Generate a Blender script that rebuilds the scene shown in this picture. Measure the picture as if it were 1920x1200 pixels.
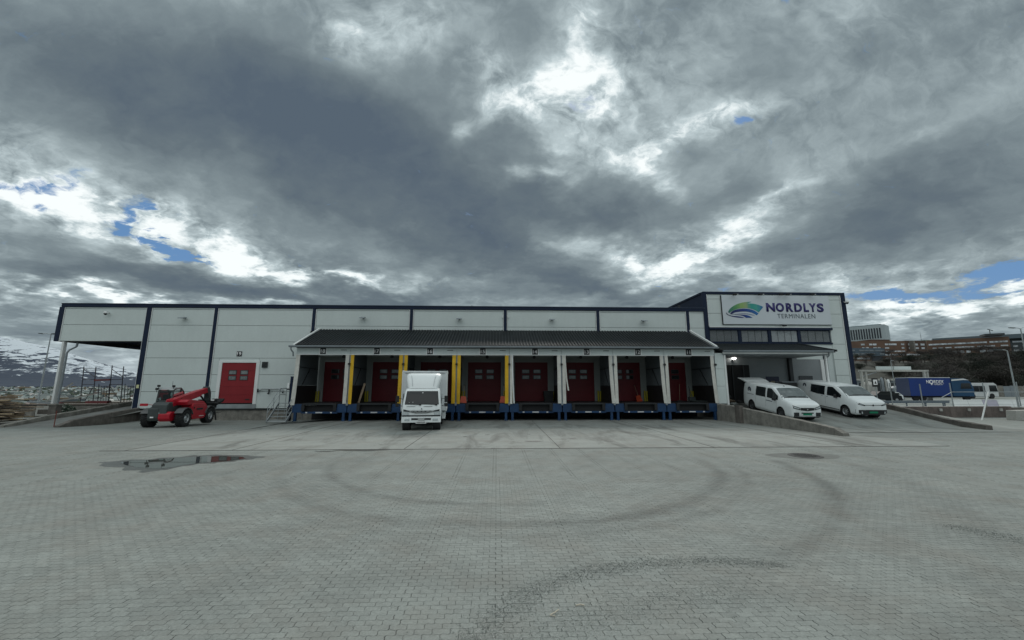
import bpy, bmesh, math, random
import numpy as np
from mathutils import Vector, Matrix, Euler
R = math.radians
random.seed(7); rng = np.random.default_rng(7)
SC = bpy.context.scene
for o in list(bpy.data.objects): bpy.data.objects.remove(o)
COL = SC.collection

# ------------------------------------------------------------ camera
FPX, PITCH, YAW, EYE = 745.0, R(9.45), R(2.2), 2.3
cd = bpy.data.cameras.new('camera'); cam = bpy.data.objects.new('camera', cd); COL.objects.link(cam)
cd.sensor_width = 36; cd.lens = 36*FPX/1920; cd.clip_start = .05; cd.clip_end = 20000
cam.location = (0, 0, EYE); cam.rotation_euler = (R(90)+PITCH, 0, -YAW)
SC.camera = cam
_f = np.array([math.sin(YAW)*math.cos(PITCH), math.cos(YAW)*math.cos(PITCH), math.sin(PITCH)])
_r = np.array([math.cos(YAW), -math.sin(YAW), 0.]); _u = np.cross(_r, _f)
def _ray(x, y): return _f+_r*(x-960)/FPX+_u*(600-y)/FPX
def at(x, y, Y):                    # photo pixel -> point on the plane at depth Y (surveying aid)
    d = _ray(x, y); t = Y/d[1]; return (float(d[0]*t), Y, float(EYE+d[2]*t))
def gat(x, y, Z=0.):                # photo pixel -> point on the level Z
    d = _ray(x, y); t = (Z-EYE)/d[2]; return (float(d[0]*t), float(d[1]*t), Z)

# ------------------------------------------------------------ world
W = bpy.data.worlds.new('World'); SC.world = W; W.use_nodes = True
nt = W.node_tree; nt.nodes.clear(); NL = nt.links
def N(t, **k):
    n = nt.nodes.new(t)
    for a, b in k.items(): setattr(n, a, b)
    return n
def setin(n, i, v):
    if hasattr(v, 'is_output') or isinstance(v, bpy.types.NodeSocket): nt.links.new(v, n.inputs[i])
    else: n.inputs[i].default_value = v
def MA(op, a, b=None, c=None, clamp=False):
    n = N('ShaderNodeMath', operation=op, use_clamp=clamp); setin(n, 0, a)
    if b is not None: setin(n, 1, b)
    if c is not None: setin(n, 2, c)
    return n.outputs[0]
def VM(op, a, b=None):
    n = N('ShaderNodeVectorMath', operation=op); setin(n, 0, a)
    if b is not None: setin(n, 1, b)
    return n.outputs['Value' if op in ('DOT_PRODUCT', 'LENGTH') else 'Vector']
def NOISE(vec, scale, detail=6, rough=.55, dist=0., out='Fac'):
    n = N('ShaderNodeTexNoise'); setin(n, 'Vector', vec); setin(n, 'Scale', scale); setin(n, 'Detail', detail)
    setin(n, 'Roughness', rough); setin(n, 'Distortion', dist); return n.outputs[out]
def RAMP(fac, stops, interp='LINEAR'):
    n = N('ShaderNodeValToRGB'); setin(n, 0, fac); cr = n.color_ramp; cr.interpolation = interp
    while len(cr.elements) < len(stops): cr.elements.new(.5)
    for e, (p, c) in zip(cr.elements, stops):
        e.position = p; e.color = (c, c, c, 1) if not hasattr(c, '__len__') else (*c, 1)
    return n.outputs[0]
def MIXC(f, a, b, mode='MIX'):
    n = N('ShaderNodeMix', data_type='RGBA', blend_type=mode); setin(n, 0, f); setin(n, 6, a); setin(n, 7, b); return n.outputs[2]
def MR(v, a, b, c=0., d=1., smooth=False):
    n = N('ShaderNodeMapRange', interpolation_type='SMOOTHSTEP' if smooth else 'LINEAR'); setin(n, 0, v)
    for i, q in enumerate((a, b, c, d)): setin(n, i+1, q)
    return n.outputs[0]
def C4(c): return (c[0], c[1], c[2], 1)

SUN_EL, SUN_AZ = R(42), R(8)        # sun stands behind the cloud, high beyond the terminal
sky = N('ShaderNodeTexSky', sky_type='NISHITA'); sky.sun_disc = False; sky.sun_elevation = SUN_EL; sky.sun_rotation = SUN_AZ
skyc = VM('SCALE', sky.outputs[0]); skyc.node.inputs['Scale'].default_value = .085
tc = N('ShaderNodeTexCoord'); D = VM('NORMALIZE', tc.outputs['Generated'])
sx = N('ShaderNodeSeparateXYZ'); setin(sx, 0, D); dx, dy, dz = sx.outputs
# cloud deck coordinates (a plane overhead) and front coordinates for the big cloud masses
hz = MA('ADD', MA('MAXIMUM', dz, 0.), .16)
cp = N('ShaderNodeCombineXYZ'); setin(cp, 0, MA('DIVIDE', dx, hz)); setin(cp, 1, MA('DIVIDE', dy, hz)); setin(cp, 2, 0.); CP = cp.outputs[0]
dyc = MA('MAXIMUM', dy, .22)
cu = N('ShaderNodeCombineXYZ'); setin(cu, 0, MA('DIVIDE', dx, dyc)); setin(cu, 1, MA('DIVIDE', dz, dyc)); setin(cu, 2, 0.)
wn = NOISE(CP, 1.5, 5, .6, 0., 'Color')
wv = VM('SUBTRACT', wn, (.5, .5, .5)); ws = N('ShaderNodeVectorMath', operation='MULTIPLY'); setin(ws, 0, wv); setin(ws, 1, (.42, .22, 0.))
UV = VM('ADD', cu.outputs[0], ws.outputs[0])
wn2 = NOISE(CP, 5.5, 5, .6, 0., 'Color')
ws2 = N('ShaderNodeVectorMath', operation='MULTIPLY'); setin(ws2, 0, VM('SUBTRACT', wn2, (.5, .5, .5))); setin(ws2, 1, (.12, .07, 0.))
UV = VM('ADD', UV, ws2.outputs[0])
front = MR(dy, .05, .35, smooth=True)
def blobs(lst, start):
    acc = start
    for (x, y, rx, ry, ang, s) in lst:
        d = _ray(x, y); u, v = d[0]/d[1], d[2]/d[1]
        m = N('ShaderNodeMapping', vector_type='TEXTURE')
        if isinstance(acc, float): setin(m, 0, UV)
        else:
            ch = N('ShaderNodeVectorMath', operation='MULTIPLY_ADD'); setin(ch, 0, acc); setin(ch, 1, (1e-9, 1e-9, 1e-9)); setin(ch, 2, UV); setin(m, 0, ch.outputs[0])
        m.inputs[1].default_value = (u, v, 0); m.inputs[2].default_value = (0, 0, -R(ang))
        k = 1.12/FPX; m.inputs[3].default_value = (rx*k, ry*k, 1)
        q = VM('DOT_PRODUCT', m.outputs[0], m.outputs[0])
        acc = MA('MULTIPLY_ADD', MA('POWER', .3679, q), s, acc)
    return acc
CL = [(600,225,330,120,14,.36),(640,235,150,60,10,.14),(860,410,270,95,16,.30),(960,440,150,55,5,.12),(260,150,330,130,12,.20),(470,90,200,80,0,.08),
 (1140,385,120,50,10,.26),(1350,365,110,50,-20,.26),(1560,440,230,70,-22,.24),(1800,330,240,110,-28,.26),(1420,120,130,90,-50,.10),
 (1700,120,260,90,-30,.05),(330,250,200,60,20,.14),(420,540,250,22,6,.30),(240,490,170,24,12,.24),(90,520,120,22,8,.18),(60,610,200,20,0,.16),
 (1120,540,150,28,6,.32),(640,535,120,16,4,.20),(800,560,160,14,0,.18),(975,60,70,70,0,.14),(1000,250,60,30,0,.10),(1280,300,50,30,-20,.12),(1240,200,60,30,0,.05),(600,340,120,40,20,.08),
 (1700,600,150,10,0,.18),(1870,560,80,12,0,.05),(1500,520,120,12,-5,.04),
 (1096,60,34,100,6,-.30),(1150,140,150,90,-20,-.12),(1085,190,78,54,-25,-.37),(1060,290,60,40,0,-.14),(985,175,60,36,-30,-.36),(925,130,36,50,25,-.26),(880,232,26,18,0,-.30),(1225,265,90,22,-33,-.34),
 (1345,215,90,24,-12,-.34),(1170,300,60,26,10,-.22),(652,80,46,44,20,-.34),(740,60,70,60,0,-.18),(1004,330,34,11,0,-.46),(425,270,60,16,30,-.12),
 (50,352,110,24,18,-.42),(230,392,150,27,20,-.42),(420,462,130,20,16,-.44),(150,405,110,12,22,-.30),(30,290,90,40,20,-.22),(540,500,70,10,20,-.30),(650,512,70,8,12,-.46),
 (60,545,160,7,7,-.36),(260,565,160,5,3,-.40),(60,630,150,9,8,-.30),(535,570,60,6,0,-.45),(1130,462,130,20,12,-.40),(1265,478,90,30,-10,-.36),(1430,400,90,18,-36,-.36),(1240,330,60,14,30,-.26),
 (1330,440,70,24,-30,-.30),(1500,520,240,16,0,-.40),(1790,574,170,16,-6,-.50),(1300,560,160,10,0,-.22),(1650,600,70,14,0,-.30),(1760,590,150,12,-8,-.22),(1890,550,80,14,-8,-.30),(820,520,140,14,0,-.16),(1750,245,100,16,-25,-.10),(1460,360,60,10,-30,-.12)]
CL = [(x, y, rx*1.25, ry*1.3, a, v*.66) if v < -.25 else (x, y, rx, ry, a, v*.88) for x, y, rx, ry, a, v in CL]
layout = blobs(CL, 0.)
n1 = NOISE(CP, 1.15, 9, .60, .35); n2 = NOISE(CP, 4.2, 8, .62, .2); n3 = NOISE(UV, 2.2, 7, .6, .3)
T = MA('ADD', .50, MA('MULTIPLY', layout, MA('MULTIPLY_ADD', front, .85, .15)))
T = MA('MULTIPLY_ADD', MA('SUBTRACT', n1, .5), .46, T)
brt = MR(layout, -.30, .08, 1.75, .24)
T = MA('MULTIPLY_ADD', MA('SUBTRACT', n2, .5), brt, T)
T = MA('MULTIPLY_ADD', MA('SUBTRACT', NOISE(UV, 11., 6, .62, .4), .5), MA('MULTIPLY', brt, .85), T)
T = MA('MULTIPLY_ADD', MA('SUBTRACT', n3, .5), .35, T)
back = MA('MULTIPLY', MR(dy, -.25, .25, 1., 0., True), MR(dz, .22, .55, -.04, .46, True))          # unseen southern deck made brighter overhead, dimmer low, to light the facade
T = MA('SUBTRACT', T, back)
cloud = RAMP(T, [(0., (.72,.76,.76)), (.12, (.60,.66,.67)), (.26, (.385,.455,.475)), (.42, (.258,.312,.330)), (.58, (.160,.200,.218)), (.75, (.102,.132,.153)), (.92, (.072,.098,.128))])
BL = [(25,338,50,9,14,1.),(125,340,38,14,-8,1.2),(105,372,30,8,20,.8),(232,405,16,22,0,.9),(290,446,55,8,24,1.2),(370,468,50,4,6,.8),(1366,230,30,10,-20,.9),(1690,549,105,17,2,1.7),(1880,521,80,15,-14,1.7),(1480,10,14,12,0,.7),(1310,532,60,6,0,.6),(1095,190,12,26,20,.5)]
hole = blobs(BL, 0.)
n5 = NOISE(UV, 26., 5, .65, .3)
hole = MA('MULTIPLY', MA('MULTIPLY_ADD', MA('SUBTRACT', n5, .5), 1.8, MA('MULTIPLY_ADD', MA('SUBTRACT', n2, .5), 1.8, hole)), front)
hole = MR(hole, .36, 1.0, smooth=True)
blue = MIXC(.8, skyc, (.060,.165,.345,1))
col = MIXC(hole, cloud, blue)
col = MIXC(MR(dz, .0, .10, .45, 0., True), col, (.46,.52,.56,1))
col = MIXC(MR(dz, -.06, -.005, 1., 0.), col, (.16,.18,.18,1))
bg = N('ShaderNodeBackground'); setin(bg, 0, col); bg.inputs[1].default_value = 1.0
ow = N('ShaderNodeOutputWorld'); NL.new(bg.outputs[0], ow.inputs[0])
W.cycles.sampling_method = 'MANUAL'; W.cycles.sample_map_resolution = 512

sd = bpy.data.lights.new('sun', 'SUN'); sun = bpy.data.objects.new('sun', sd); COL.objects.link(sun)
sd.energy = 1.3; sd.angle = R(18); sd.color = (1, .96, .9)
sdir = Vector((math.sin(SUN_AZ)*math.cos(SUN_EL), math.cos(SUN_AZ)*math.cos(SUN_EL), math.sin(SUN_EL)))
sun.rotation_euler = sdir.to_track_quat('Z', 'Y').to_euler()
SC.view_settings.view_transform = 'Standard'; SC.view_settings.look = 'None'
SC.view_settings.exposure = 0.4; SC.view_settings.gamma = 1; SC.view_settings.use_curve_mapping = False
SC.render.engine = 'CYCLES'; SC.render.resolution_x = 1024; SC.render.resolution_y = 640

# ------------------------------------------------------------ materials
def newmat(name):
    global nt
    m = bpy.data.materials.new(name); m.use_nodes = True; nt = m.node_tree
    return m, nt.nodes['Principled BSDF']
_mats = {}
def mat(name, c, rough=.6, metal=0., var=.12, vs=1.5, bump=0., bs=40., emit=0., spec=.5, streak=0.):
    if name in _mats: return _mats[name]
    m, b = newmat(name); g = N('ShaderNodeNewGeometry'); P = g.outputs['Position']
    base = C4(c)
    if var:
        n = NOISE(P, vs, 6, .65)
        f = MR(n, .3, .7, 1-var, 1+var)
        n2 = NOISE(P, vs*14, 3, .6); f = MA('MULTIPLY', f, MR(n2, .3, .7, 1-var*.5, 1+var*.5))
        if streak:
            mp = N('ShaderNodeMapping'); setin(mp, 0, P); mp.inputs[3].default_value = (3.1, 3.1, .45)
            s = NOISE(mp.outputs[0], 1., 4, .6); f = MA('MULTIPLY', f, MR(s, .35, .7, 1., 1-streak))
        v = VM('SCALE', base[:3]); setin(v.node, 'Scale', f); base = v
    setin(b, 'Base Color', base); b.inputs['Roughness'].default_value = rough; b.inputs['Metallic'].default_value = metal
    b.inputs['Specular IOR Level'].default_value = spec
    if bump:
        bn = N('ShaderNodeBump'); setin(bn, 'Height', NOISE(P, bs, 5, .6)); bn.inputs['Strength'].default_value = bump; bn.inputs['Distance'].default_value = .01
        nt.links.new(bn.outputs[0], b.inputs['Normal'])
    if emit: setin(b, 'Emission Color', C4(c)); b.inputs['Emission Strength'].default_value = emit
    _mats[name] = m; return m
def glass(name, c=(.5, .6, .6), mixf=.75, rough=.03):
    m = bpy.data.materials.new(name); m.use_nodes = True; t = m.node_tree; t.nodes.clear()
    tr = t.nodes.new('ShaderNodeBsdfTransparent'); tr.inputs[0].default_value = C4(c); gl = t.nodes.new('ShaderNodeBsdfGlossy'); gl.inputs[1].default_value = rough
    fr = t.nodes.new('ShaderNodeFresnel'); fr.inputs[0].default_value = 1.6
    mx = t.nodes.new('ShaderNodeMixShader'); o = t.nodes.new('ShaderNodeOutputMaterial')
    t.links.new(fr.outputs[0], mx.inputs[0]); t.links.new(tr.outputs[0], mx.inputs[1]); t.links.new(gl.outputs[0], mx.inputs[2]); t.links.new(mx.outputs[0], o.inputs[0])
    return m
PANEL = mat('panel_white', (.60,.66,.645), .5, 0, .05, .5, streak=.03)
PANEL2 = mat('panel_grey', (.58,.64,.63), .5, 0, .06, .6)
TRIMW = mat('trim_white', (.74,.76,.75), .45, 0, .06, 1.)
NAVY = mat('navy_steel', (.008,.017,.042), .6, .0, .15, 1., spec=.25)
BLUE = mat('dock_blue', (.004,.036,.105), .55, 0, .3, 2.)
DARK = mat('dark_metal', (.02,.023,.026), .5, .0, .2, 2.)
BLACK = mat('black_rubber', (.012,.013,.014), .75, 0, .2, 3.)
RED = mat('door_red', (.24,.018,.024), .5, 0, .1, 1., spec=.3); DRED = mat('door_red_shaded', (.12,.008,.013), .5, 0, .1, 1., spec=.3)  # dock doors: same red paint, with the shade of the bays put into its colour
ROOF = mat('roof_tile_metal', (.017,.021,.023), .6, .0, .3, .8, spec=.25)
GALV = mat('galvanised', (.34,.37,.38), .45, .5, .15, 2.)
GREYM = mat('grey_metal', (.23,.26,.28), .5, .2, .12, 2.)
YEL = mat('flap_yellow', (.70,.42,.012), .6, 0, .12, 3., streak=.15)
FLAP = mat('flap_white', (.66,.65,.60), .65, 0, .12, 4., streak=.22)
YG = mat('guard_yellow', (.42,.36,.02), .55, 0, .15, 4.)
CONC = mat('concrete', (.235,.225,.20), .85, 0, .38, 2.2, .5, 30, streak=.30)
CONC2 = mat('concrete_dark', (.13,.118,.105), .85, 0, .38, 2.0, .5, 30, streak=.25)
CONCL = mat('concrete_light', (.42,.42,.39), .85, 0, .2, 1.0, .4, 30, streak=.2)
WOOD = mat('weathered_wood', (.30,.225,.155), .8, 0, .35, 2., .3, 60)
WOODD = mat('dark_wood', (.10,.078,.06), .8, 0, .35, 2., .3, 60)
DGLASS = mat('dark_glass', (.012,.016,.018), .05, 0, 0)
WGLASS = mat('pane_glass', (.16,.18,.18), .12, 0, .5, 2.)
SGLASS = mat('screen_glass', (.10,.12,.12), .04, 0, .4, 3., spec=1.)
CGLASS = glass('clear_glass')
WPAINT = mat('white_paint', (.82,.86,.86), .25, 0, .03, 2.)
CHROME = mat('chrome', (.6,.62,.63), .2, .9, 0)
SILVER = mat('silver_rim', (.42,.44,.45), .35, .6, .1, 8.)
TYRE = mat('tyre', (.016,.017,.018), .85, 0, .15, 9., .3, 60)
PLASTIC = mat('black_plastic', (.018,.02,.022), .5, 0, .1, 4.)
TRED = mat('machine_red', (.42,.008,.022), .35, 0, .12, 3.)
TGREY = mat('machine_grey', (.045,.055,.055), .55, 0, .15, 3.)
GPLATE = mat('plate_green', (.0,.20,.10), .5, 0, .05, 4.)
WHITEL = mat('white_letter', (.85,.85,.85), .5, 0, 0)
LAMPW = mat('lamp_lit', (1, .97, .9), .5, 0, 0, emit=9.)
HLAMP = mat('headlamp', (.55,.6,.62), .08, .3, .3, 20.)
BRICK = mat('far_brick', (.155,.095,.066), .85, 0, .2, .06)
BRICK2 = mat('far_brick_dark', (.10,.062,.046), .85, 0, .2, .06)

# ------------------------------------------------------------ mesh helpers
class MB:
    def __init__(s, off=None): s.v = []; s.f = []; s.o = off or (0, 0, 0)
    def add(s, vs, fs):
        n = len(s.v); ox, oy, oz = s.o
        s.v += [(a-ox, b-oy, c-oz) for a, b, c in vs]; s.f += [tuple(i+n for i in f) for f in fs]; return s
    def box(s, x0, y0, z0, x1, y1, z1):
        if x0 > x1: x0, x1 = x1, x0
        if y0 > y1: y0, y1 = y1, y0
        if z0 > z1: z0, z1 = z1, z0
        return s.add([(x0,y0,z0),(x1,y0,z0),(x1,y1,z0),(x0,y1,z0),(x0,y0,z1),(x1,y0,z1),(x1,y1,z1),(x0,y1,z1)],
              [(0,3,2,1),(4,5,6,7),(0,1,5,4),(1,2,6,5),(2,3,7,6),(3,0,4,7)])
    def obox(s, c, ax, ay, az, hx, hy, hz):       # oriented box
        c, ax, ay, az = map(Vector, (c, ax, ay, az)); v = []
        for k in (-1, 1):
            for i, j in ((-1,-1),(1,-1),(1,1),(-1,1)): v.append(tuple(c+ax*hx*i+ay*hy*j+az*hz*k))
        return s.add(v, [(0,3,2,1),(4,5,6,7),(0,1,5,4),(1,2,6,5),(2,3,7,6),(3,0,4,7)])
    def beam(s, p, q, w, h, up=(0, 0, 1)):
        p, q = Vector(p), Vector(q); a = (q-p).normalized(); u = Vector(up)
        if abs(a.dot(u)) > .99: u = Vector((0, 1, 0))
        b = a.cross(u).normalized(); c = b.cross(a)
        return s.obox((p+q)/2, b, c, a, w/2, h/2, (q-p).length/2)
    def cyl(s, p, q, r, n=10, r2=None, cap=True):
        p, q = Vector(p), Vector(q); a = (q-p).normalized(); u = Vector((0, 0, 1)) if abs(a.z) < .9 else Vector((1, 0, 0))
        b = a.cross(u).normalized(); c = a.cross(b); r2 = r if r2 is None else r2; v = []
        for t, rr in ((p, r), (q, r2)):
            for i in range(n):
                th = 2*math.pi*i/n; v.append(tuple(t+b*math.cos(th)*rr+c*math.sin(th)*rr))
        f = [(i, (i+1) % n, n+(i+1) % n, n+i) for i in range(n)]
        if cap: f += [tuple(range(n))[::-1], tuple(range(n, 2*n))]
        return s.add(v, f)
    def tube(s, pts, r, n=8):
        for a, b in zip(pts, pts[1:]): s.cyl(a, b, r, n)
        return s
    def prism(s, poly, a0, a1, axis='x'):         # poly in the plane normal to axis
        v = []
        for a in (a0, a1):
            for p, q in poly: v.append({'x': (a, p, q), 'y': (p, a, q), 'z': (p, q, a)}[axis])
        n = len(poly)
        return s.add(v, [tuple(range(n)), tuple(range(n, 2*n))[::-1]]+[(i, n+i, n+(i+1) % n, (i+1) % n) for i in range(n)])
    def grid(s, rows):                            # rows of points
        n = len(rows); m = len(rows[0])
        return s.add([p for r in rows for p in r], [(i*m+j, i*m+j+1, (i+1)*m+j+1, (i+1)*m+j) for i in range(n-1) for j in range(m-1)])
    def lathe(s, prof, c, axis='x', n=28):        # prof: (along, radius)
        v = []; m = len(prof); cx, cy, cz = c
        for i in range(n):
            t = 2*math.pi*i/n
            for a, r in prof:
                q = (a, r*math.cos(t), r*math.sin(t)) if axis == 'x' else (r*math.cos(t), r*math.sin(t), a) if axis == 'z' else (r*math.cos(t), a, r*math.sin(t))
                v.append((cx+q[0], cy+q[1], cz+q[2]))
        return s.add(v, [(i*m+j, i*m+j+1, ((i+1) % n)*m+j+1, ((i+1) % n)*m+j) for i in range(n) for j in range(m-1)])
    def build(s, name, m, parent=None, smooth=False, bevel=0., fix=True):
        me = bpy.data.meshes.new(name); me.from_pydata(s.v, [], s.f)
        if fix or bevel:
            bm = bmesh.new(); bm.from_mesh(me)
            if fix: bmesh.ops.recalc_face_normals(bm, faces=bm.faces)
            if bevel: bmesh.ops.bevel(bm, geom=[e for e in bm.edges if len(e.link_faces) == 2 and e.calc_face_angle(0) > .5], offset=bevel, segments=2, profile=.6, affect='EDGES', clamp_overlap=True)
            bm.to_mesh(me); bm.free()
        me.materials.append(m)
        if smooth: smooth_by_angle(me)
        o = bpy.data.objects.new(name, me); COL.objects.link(o)
        if parent: o.parent = parent
        return o
def smooth_by_angle(me, ang=40):
    me.polygons.foreach_set('use_smooth', [True]*len(me.polygons))
    bm = bmesh.new(); bm.from_mesh(me)
    for e in bm.edges:
        if len(e.link_faces) == 2 and e.calc_face_angle(0) > R(ang): e.smooth = False
    bm.to_mesh(me); bm.free()
def tag(o, label=None, cat=None, group=None, kind=None):
    if label: o['label'] = label
    if cat: o['category'] = cat
    if group: o['group'] = group
    if kind: o['kind'] = kind
    return o
def thing(name, label, cat, loc=(0, 0, 0), rotz=0., group=None, rotx=0.):
    o = bpy.data.objects.new(name, None); COL.objects.link(o); o.empty_display_size = .3
    o.location = loc; o.rotation_euler = (rotx, 0, rotz); return tag(o, label, cat, group)
def copy_tree(o, parent=None):
    c = o.copy(); COL.objects.link(c); c.parent = parent
    for ch in list(o.children): copy_tree(ch, c)
    return c
def tmesh(txt, size_h, width=None, ext=.01, bold=0., name='lettering', space=1.):
    cu = bpy.data.curves.new('t', 'FONT'); cu.body = txt; cu.size = 1; cu.extrude = 0; cu.offset = bold; cu.resolution_u = 4; cu.space_character = space
    to = bpy.data.objects.new('t', cu); COL.objects.link(to); dg = bpy.context.evaluated_depsgraph_get()
    me = bpy.data.meshes.new_from_object(to.evaluated_get(dg)); bpy.data.objects.remove(to); bpy.data.curves.remove(cu)
    v = np.array([q.co[:] for q in me.vertices]); lo, hi = v.min(0), v.max(0)
    sc = size_h/(hi[1]-lo[1]); scx = sc if width is None else width/(hi[0]-lo[0])
    for q in me.vertices: q.co = ((q.co.x-(lo[0]+hi[0])/2)*scx, 0, (q.co.y-(lo[1]+hi[1])/2)*sc)
    if ext:
        bm = bmesh.new(); bm.from_mesh(me); r = bmesh.ops.extrude_face_region(bm, geom=bm.faces[:])
        for g in r['geom']:
            if isinstance(g, bmesh.types.BMVert): g.co.y -= ext
        bmesh.ops.recalc_face_normals(bm, faces=bm.faces); bm.to_mesh(me); bm.free()
    me.name = name; return me
def text(txt, loc, h, m, parent, width=None, ext=.01, bold=0., name='lettering', rotz=0., off=(0, 0, 0), space=1.):
    me = tmesh(txt, h, width, ext, bold, name, space); me.materials.clear(); me.materials.append(m)
    o = bpy.data.objects.new(name, me); COL.objects.link(o); o.parent = parent
    o.location = tuple(a-b for a, b in zip(loc, off)); o.rotation_euler = (0, 0, rotz); return o
def ss(a, b, x):
    t = min(1, max(0, (x-a)/(b-a))); return t*t*(3-2*t)
def vssn(a, b, x):
    t = np.clip((x-a)/(b-a), 0, 1); return t*t*(3-2*t)

# ------------------------------------------------------------ value noise for geometry
_L = rng.random((256, 256))
def vnoise(x, y):
    xi = np.floor(x).astype(int); yi = np.floor(y).astype(int); fx = x-xi; fy = y-yi
    fx = fx*fx*(3-2*fx); fy = fy*fy*(3-2*fy); g = lambda a, b: _L[a % 256, b % 256]
    return (g(xi, yi)*(1-fx)+g(xi+1, yi)*fx)*(1-fy)+(g(xi, yi+1)*(1-fx)+g(xi+1, yi+1)*fx)*fy
def fbm(x, y, o=5):
    s = 0.; a = .5
    for i in range(o): s = s+a*vnoise(x*2**i+17*i, y*2**i+31*i); a *= .5
    return s
def sheet(name, X, Y, Z, m, keep=None, kind='structure', smooth=True):
    ny, nx = X.shape; idx = np.arange(nx*ny).reshape(ny, nx)
    q = np.stack([idx[:-1, :-1], idx[:-1, 1:], idx[1:, 1:], idx[1:, :-1]], -1)
    if keep is not None: q = q[keep]
    q = q.reshape(-1, 4)
    me = bpy.data.meshes.new(name); me.from_pydata(np.stack([X, Y, Z], -1).reshape(-1, 3).tolist(), [], q.tolist())
    me.materials.append(m)
    if smooth: me.polygons.foreach_set('use_smooth', [True]*len(me.polygons))
    o = bpy.data.objects.new(name, me); COL.objects.link(o); o['kind'] = kind; return o
def gz(x, y): return -.2*ss(22, 29, y)*ss(-10, -15, x)

# ------------------------------------------------------------ paving material
def dirt_nodes(P, base, lo, hi):
    """large soft dirt, fine grit and the old tyre rings rubbed into the paving"""
    big = NOISE(P, .16, 5, .6, .6); mid = NOISE(P, 1.1, 6, .65); fine = MA('MULTIPLY_ADD', NOISE(P, 42, 3, .75), .55, MA('MULTIPLY', NOISE(P, 11, 4, .75), .45))
    f = MA('MULTIPLY', MR(big, .3, .72, .86, 1.12), MR(mid, .3, .7, .90, 1.10))
    f = MA('MULTIPLY', f, MR(fine, .3, .7, lo, hi))
    mp = N('ShaderNodeMapping'); setin(mp, 0, P); mp.inputs[3].default_value = (.25, 1.6, 1)
    f = MA('MULTIPLY', f, MR(NOISE(mp.outputs[0], 1., 5, .6), .3, .7, .93, 1.06))
    d = VM('LENGTH', VM('SUBTRACT', P, (.2, 13.5, 0)))
    wob = MA('MULTIPLY_ADD', MA('SUBTRACT', NOISE(P, .25, 2), .5), .5, d)
    brk = MR(NOISE(P, .45, 3, .5), .35, .6, .45, 1.)
    sp = N('ShaderNodeSeparateXYZ'); setin(sp, 0, P); nearside = MR(sp.outputs[1], 12.4, 13.6, 1., 0.)
    for r, w, s in ((5.15, .15, .28), (6.35, .20, .34), (6.9, .12, .16), (8.5, .20, .34), (10.4, .3, .16)):
        q = MA('DIVIDE', MA('SUBTRACT', wob, r), w); e = MA('POWER', .3679, MA('MULTIPLY', q, q))
        side = MR(sp.outputs[0], 2.5, 5.5, .12, 1.) if r > 8 else (MR(sp.outputs[0], -1., 2.5, 1., .15) if r < 6 else MR(sp.outputs[0], -5., 0., .35, 1.))
        f = MA('MULTIPLY', f, MA('SUBTRACT', 1., MA('MULTIPLY', MA('MULTIPLY', MA('MULTIPLY', e, s), side), MA('MULTIPLY', brk, nearside))))
    grit = MR(NOISE(P, 150, 2, .6), .68, .74, 0., .5)
    v = VM('SCALE', base); setin(v.node, 'Scale', f)
    warm = MIXC(MR(NOISE(P, .9, 4, .6), .45, .75, 0., .45), v, (.205, .190, .165, 1))
    return MIXC(grit, warm, (.42, .43, .42, 1)), fine
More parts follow.
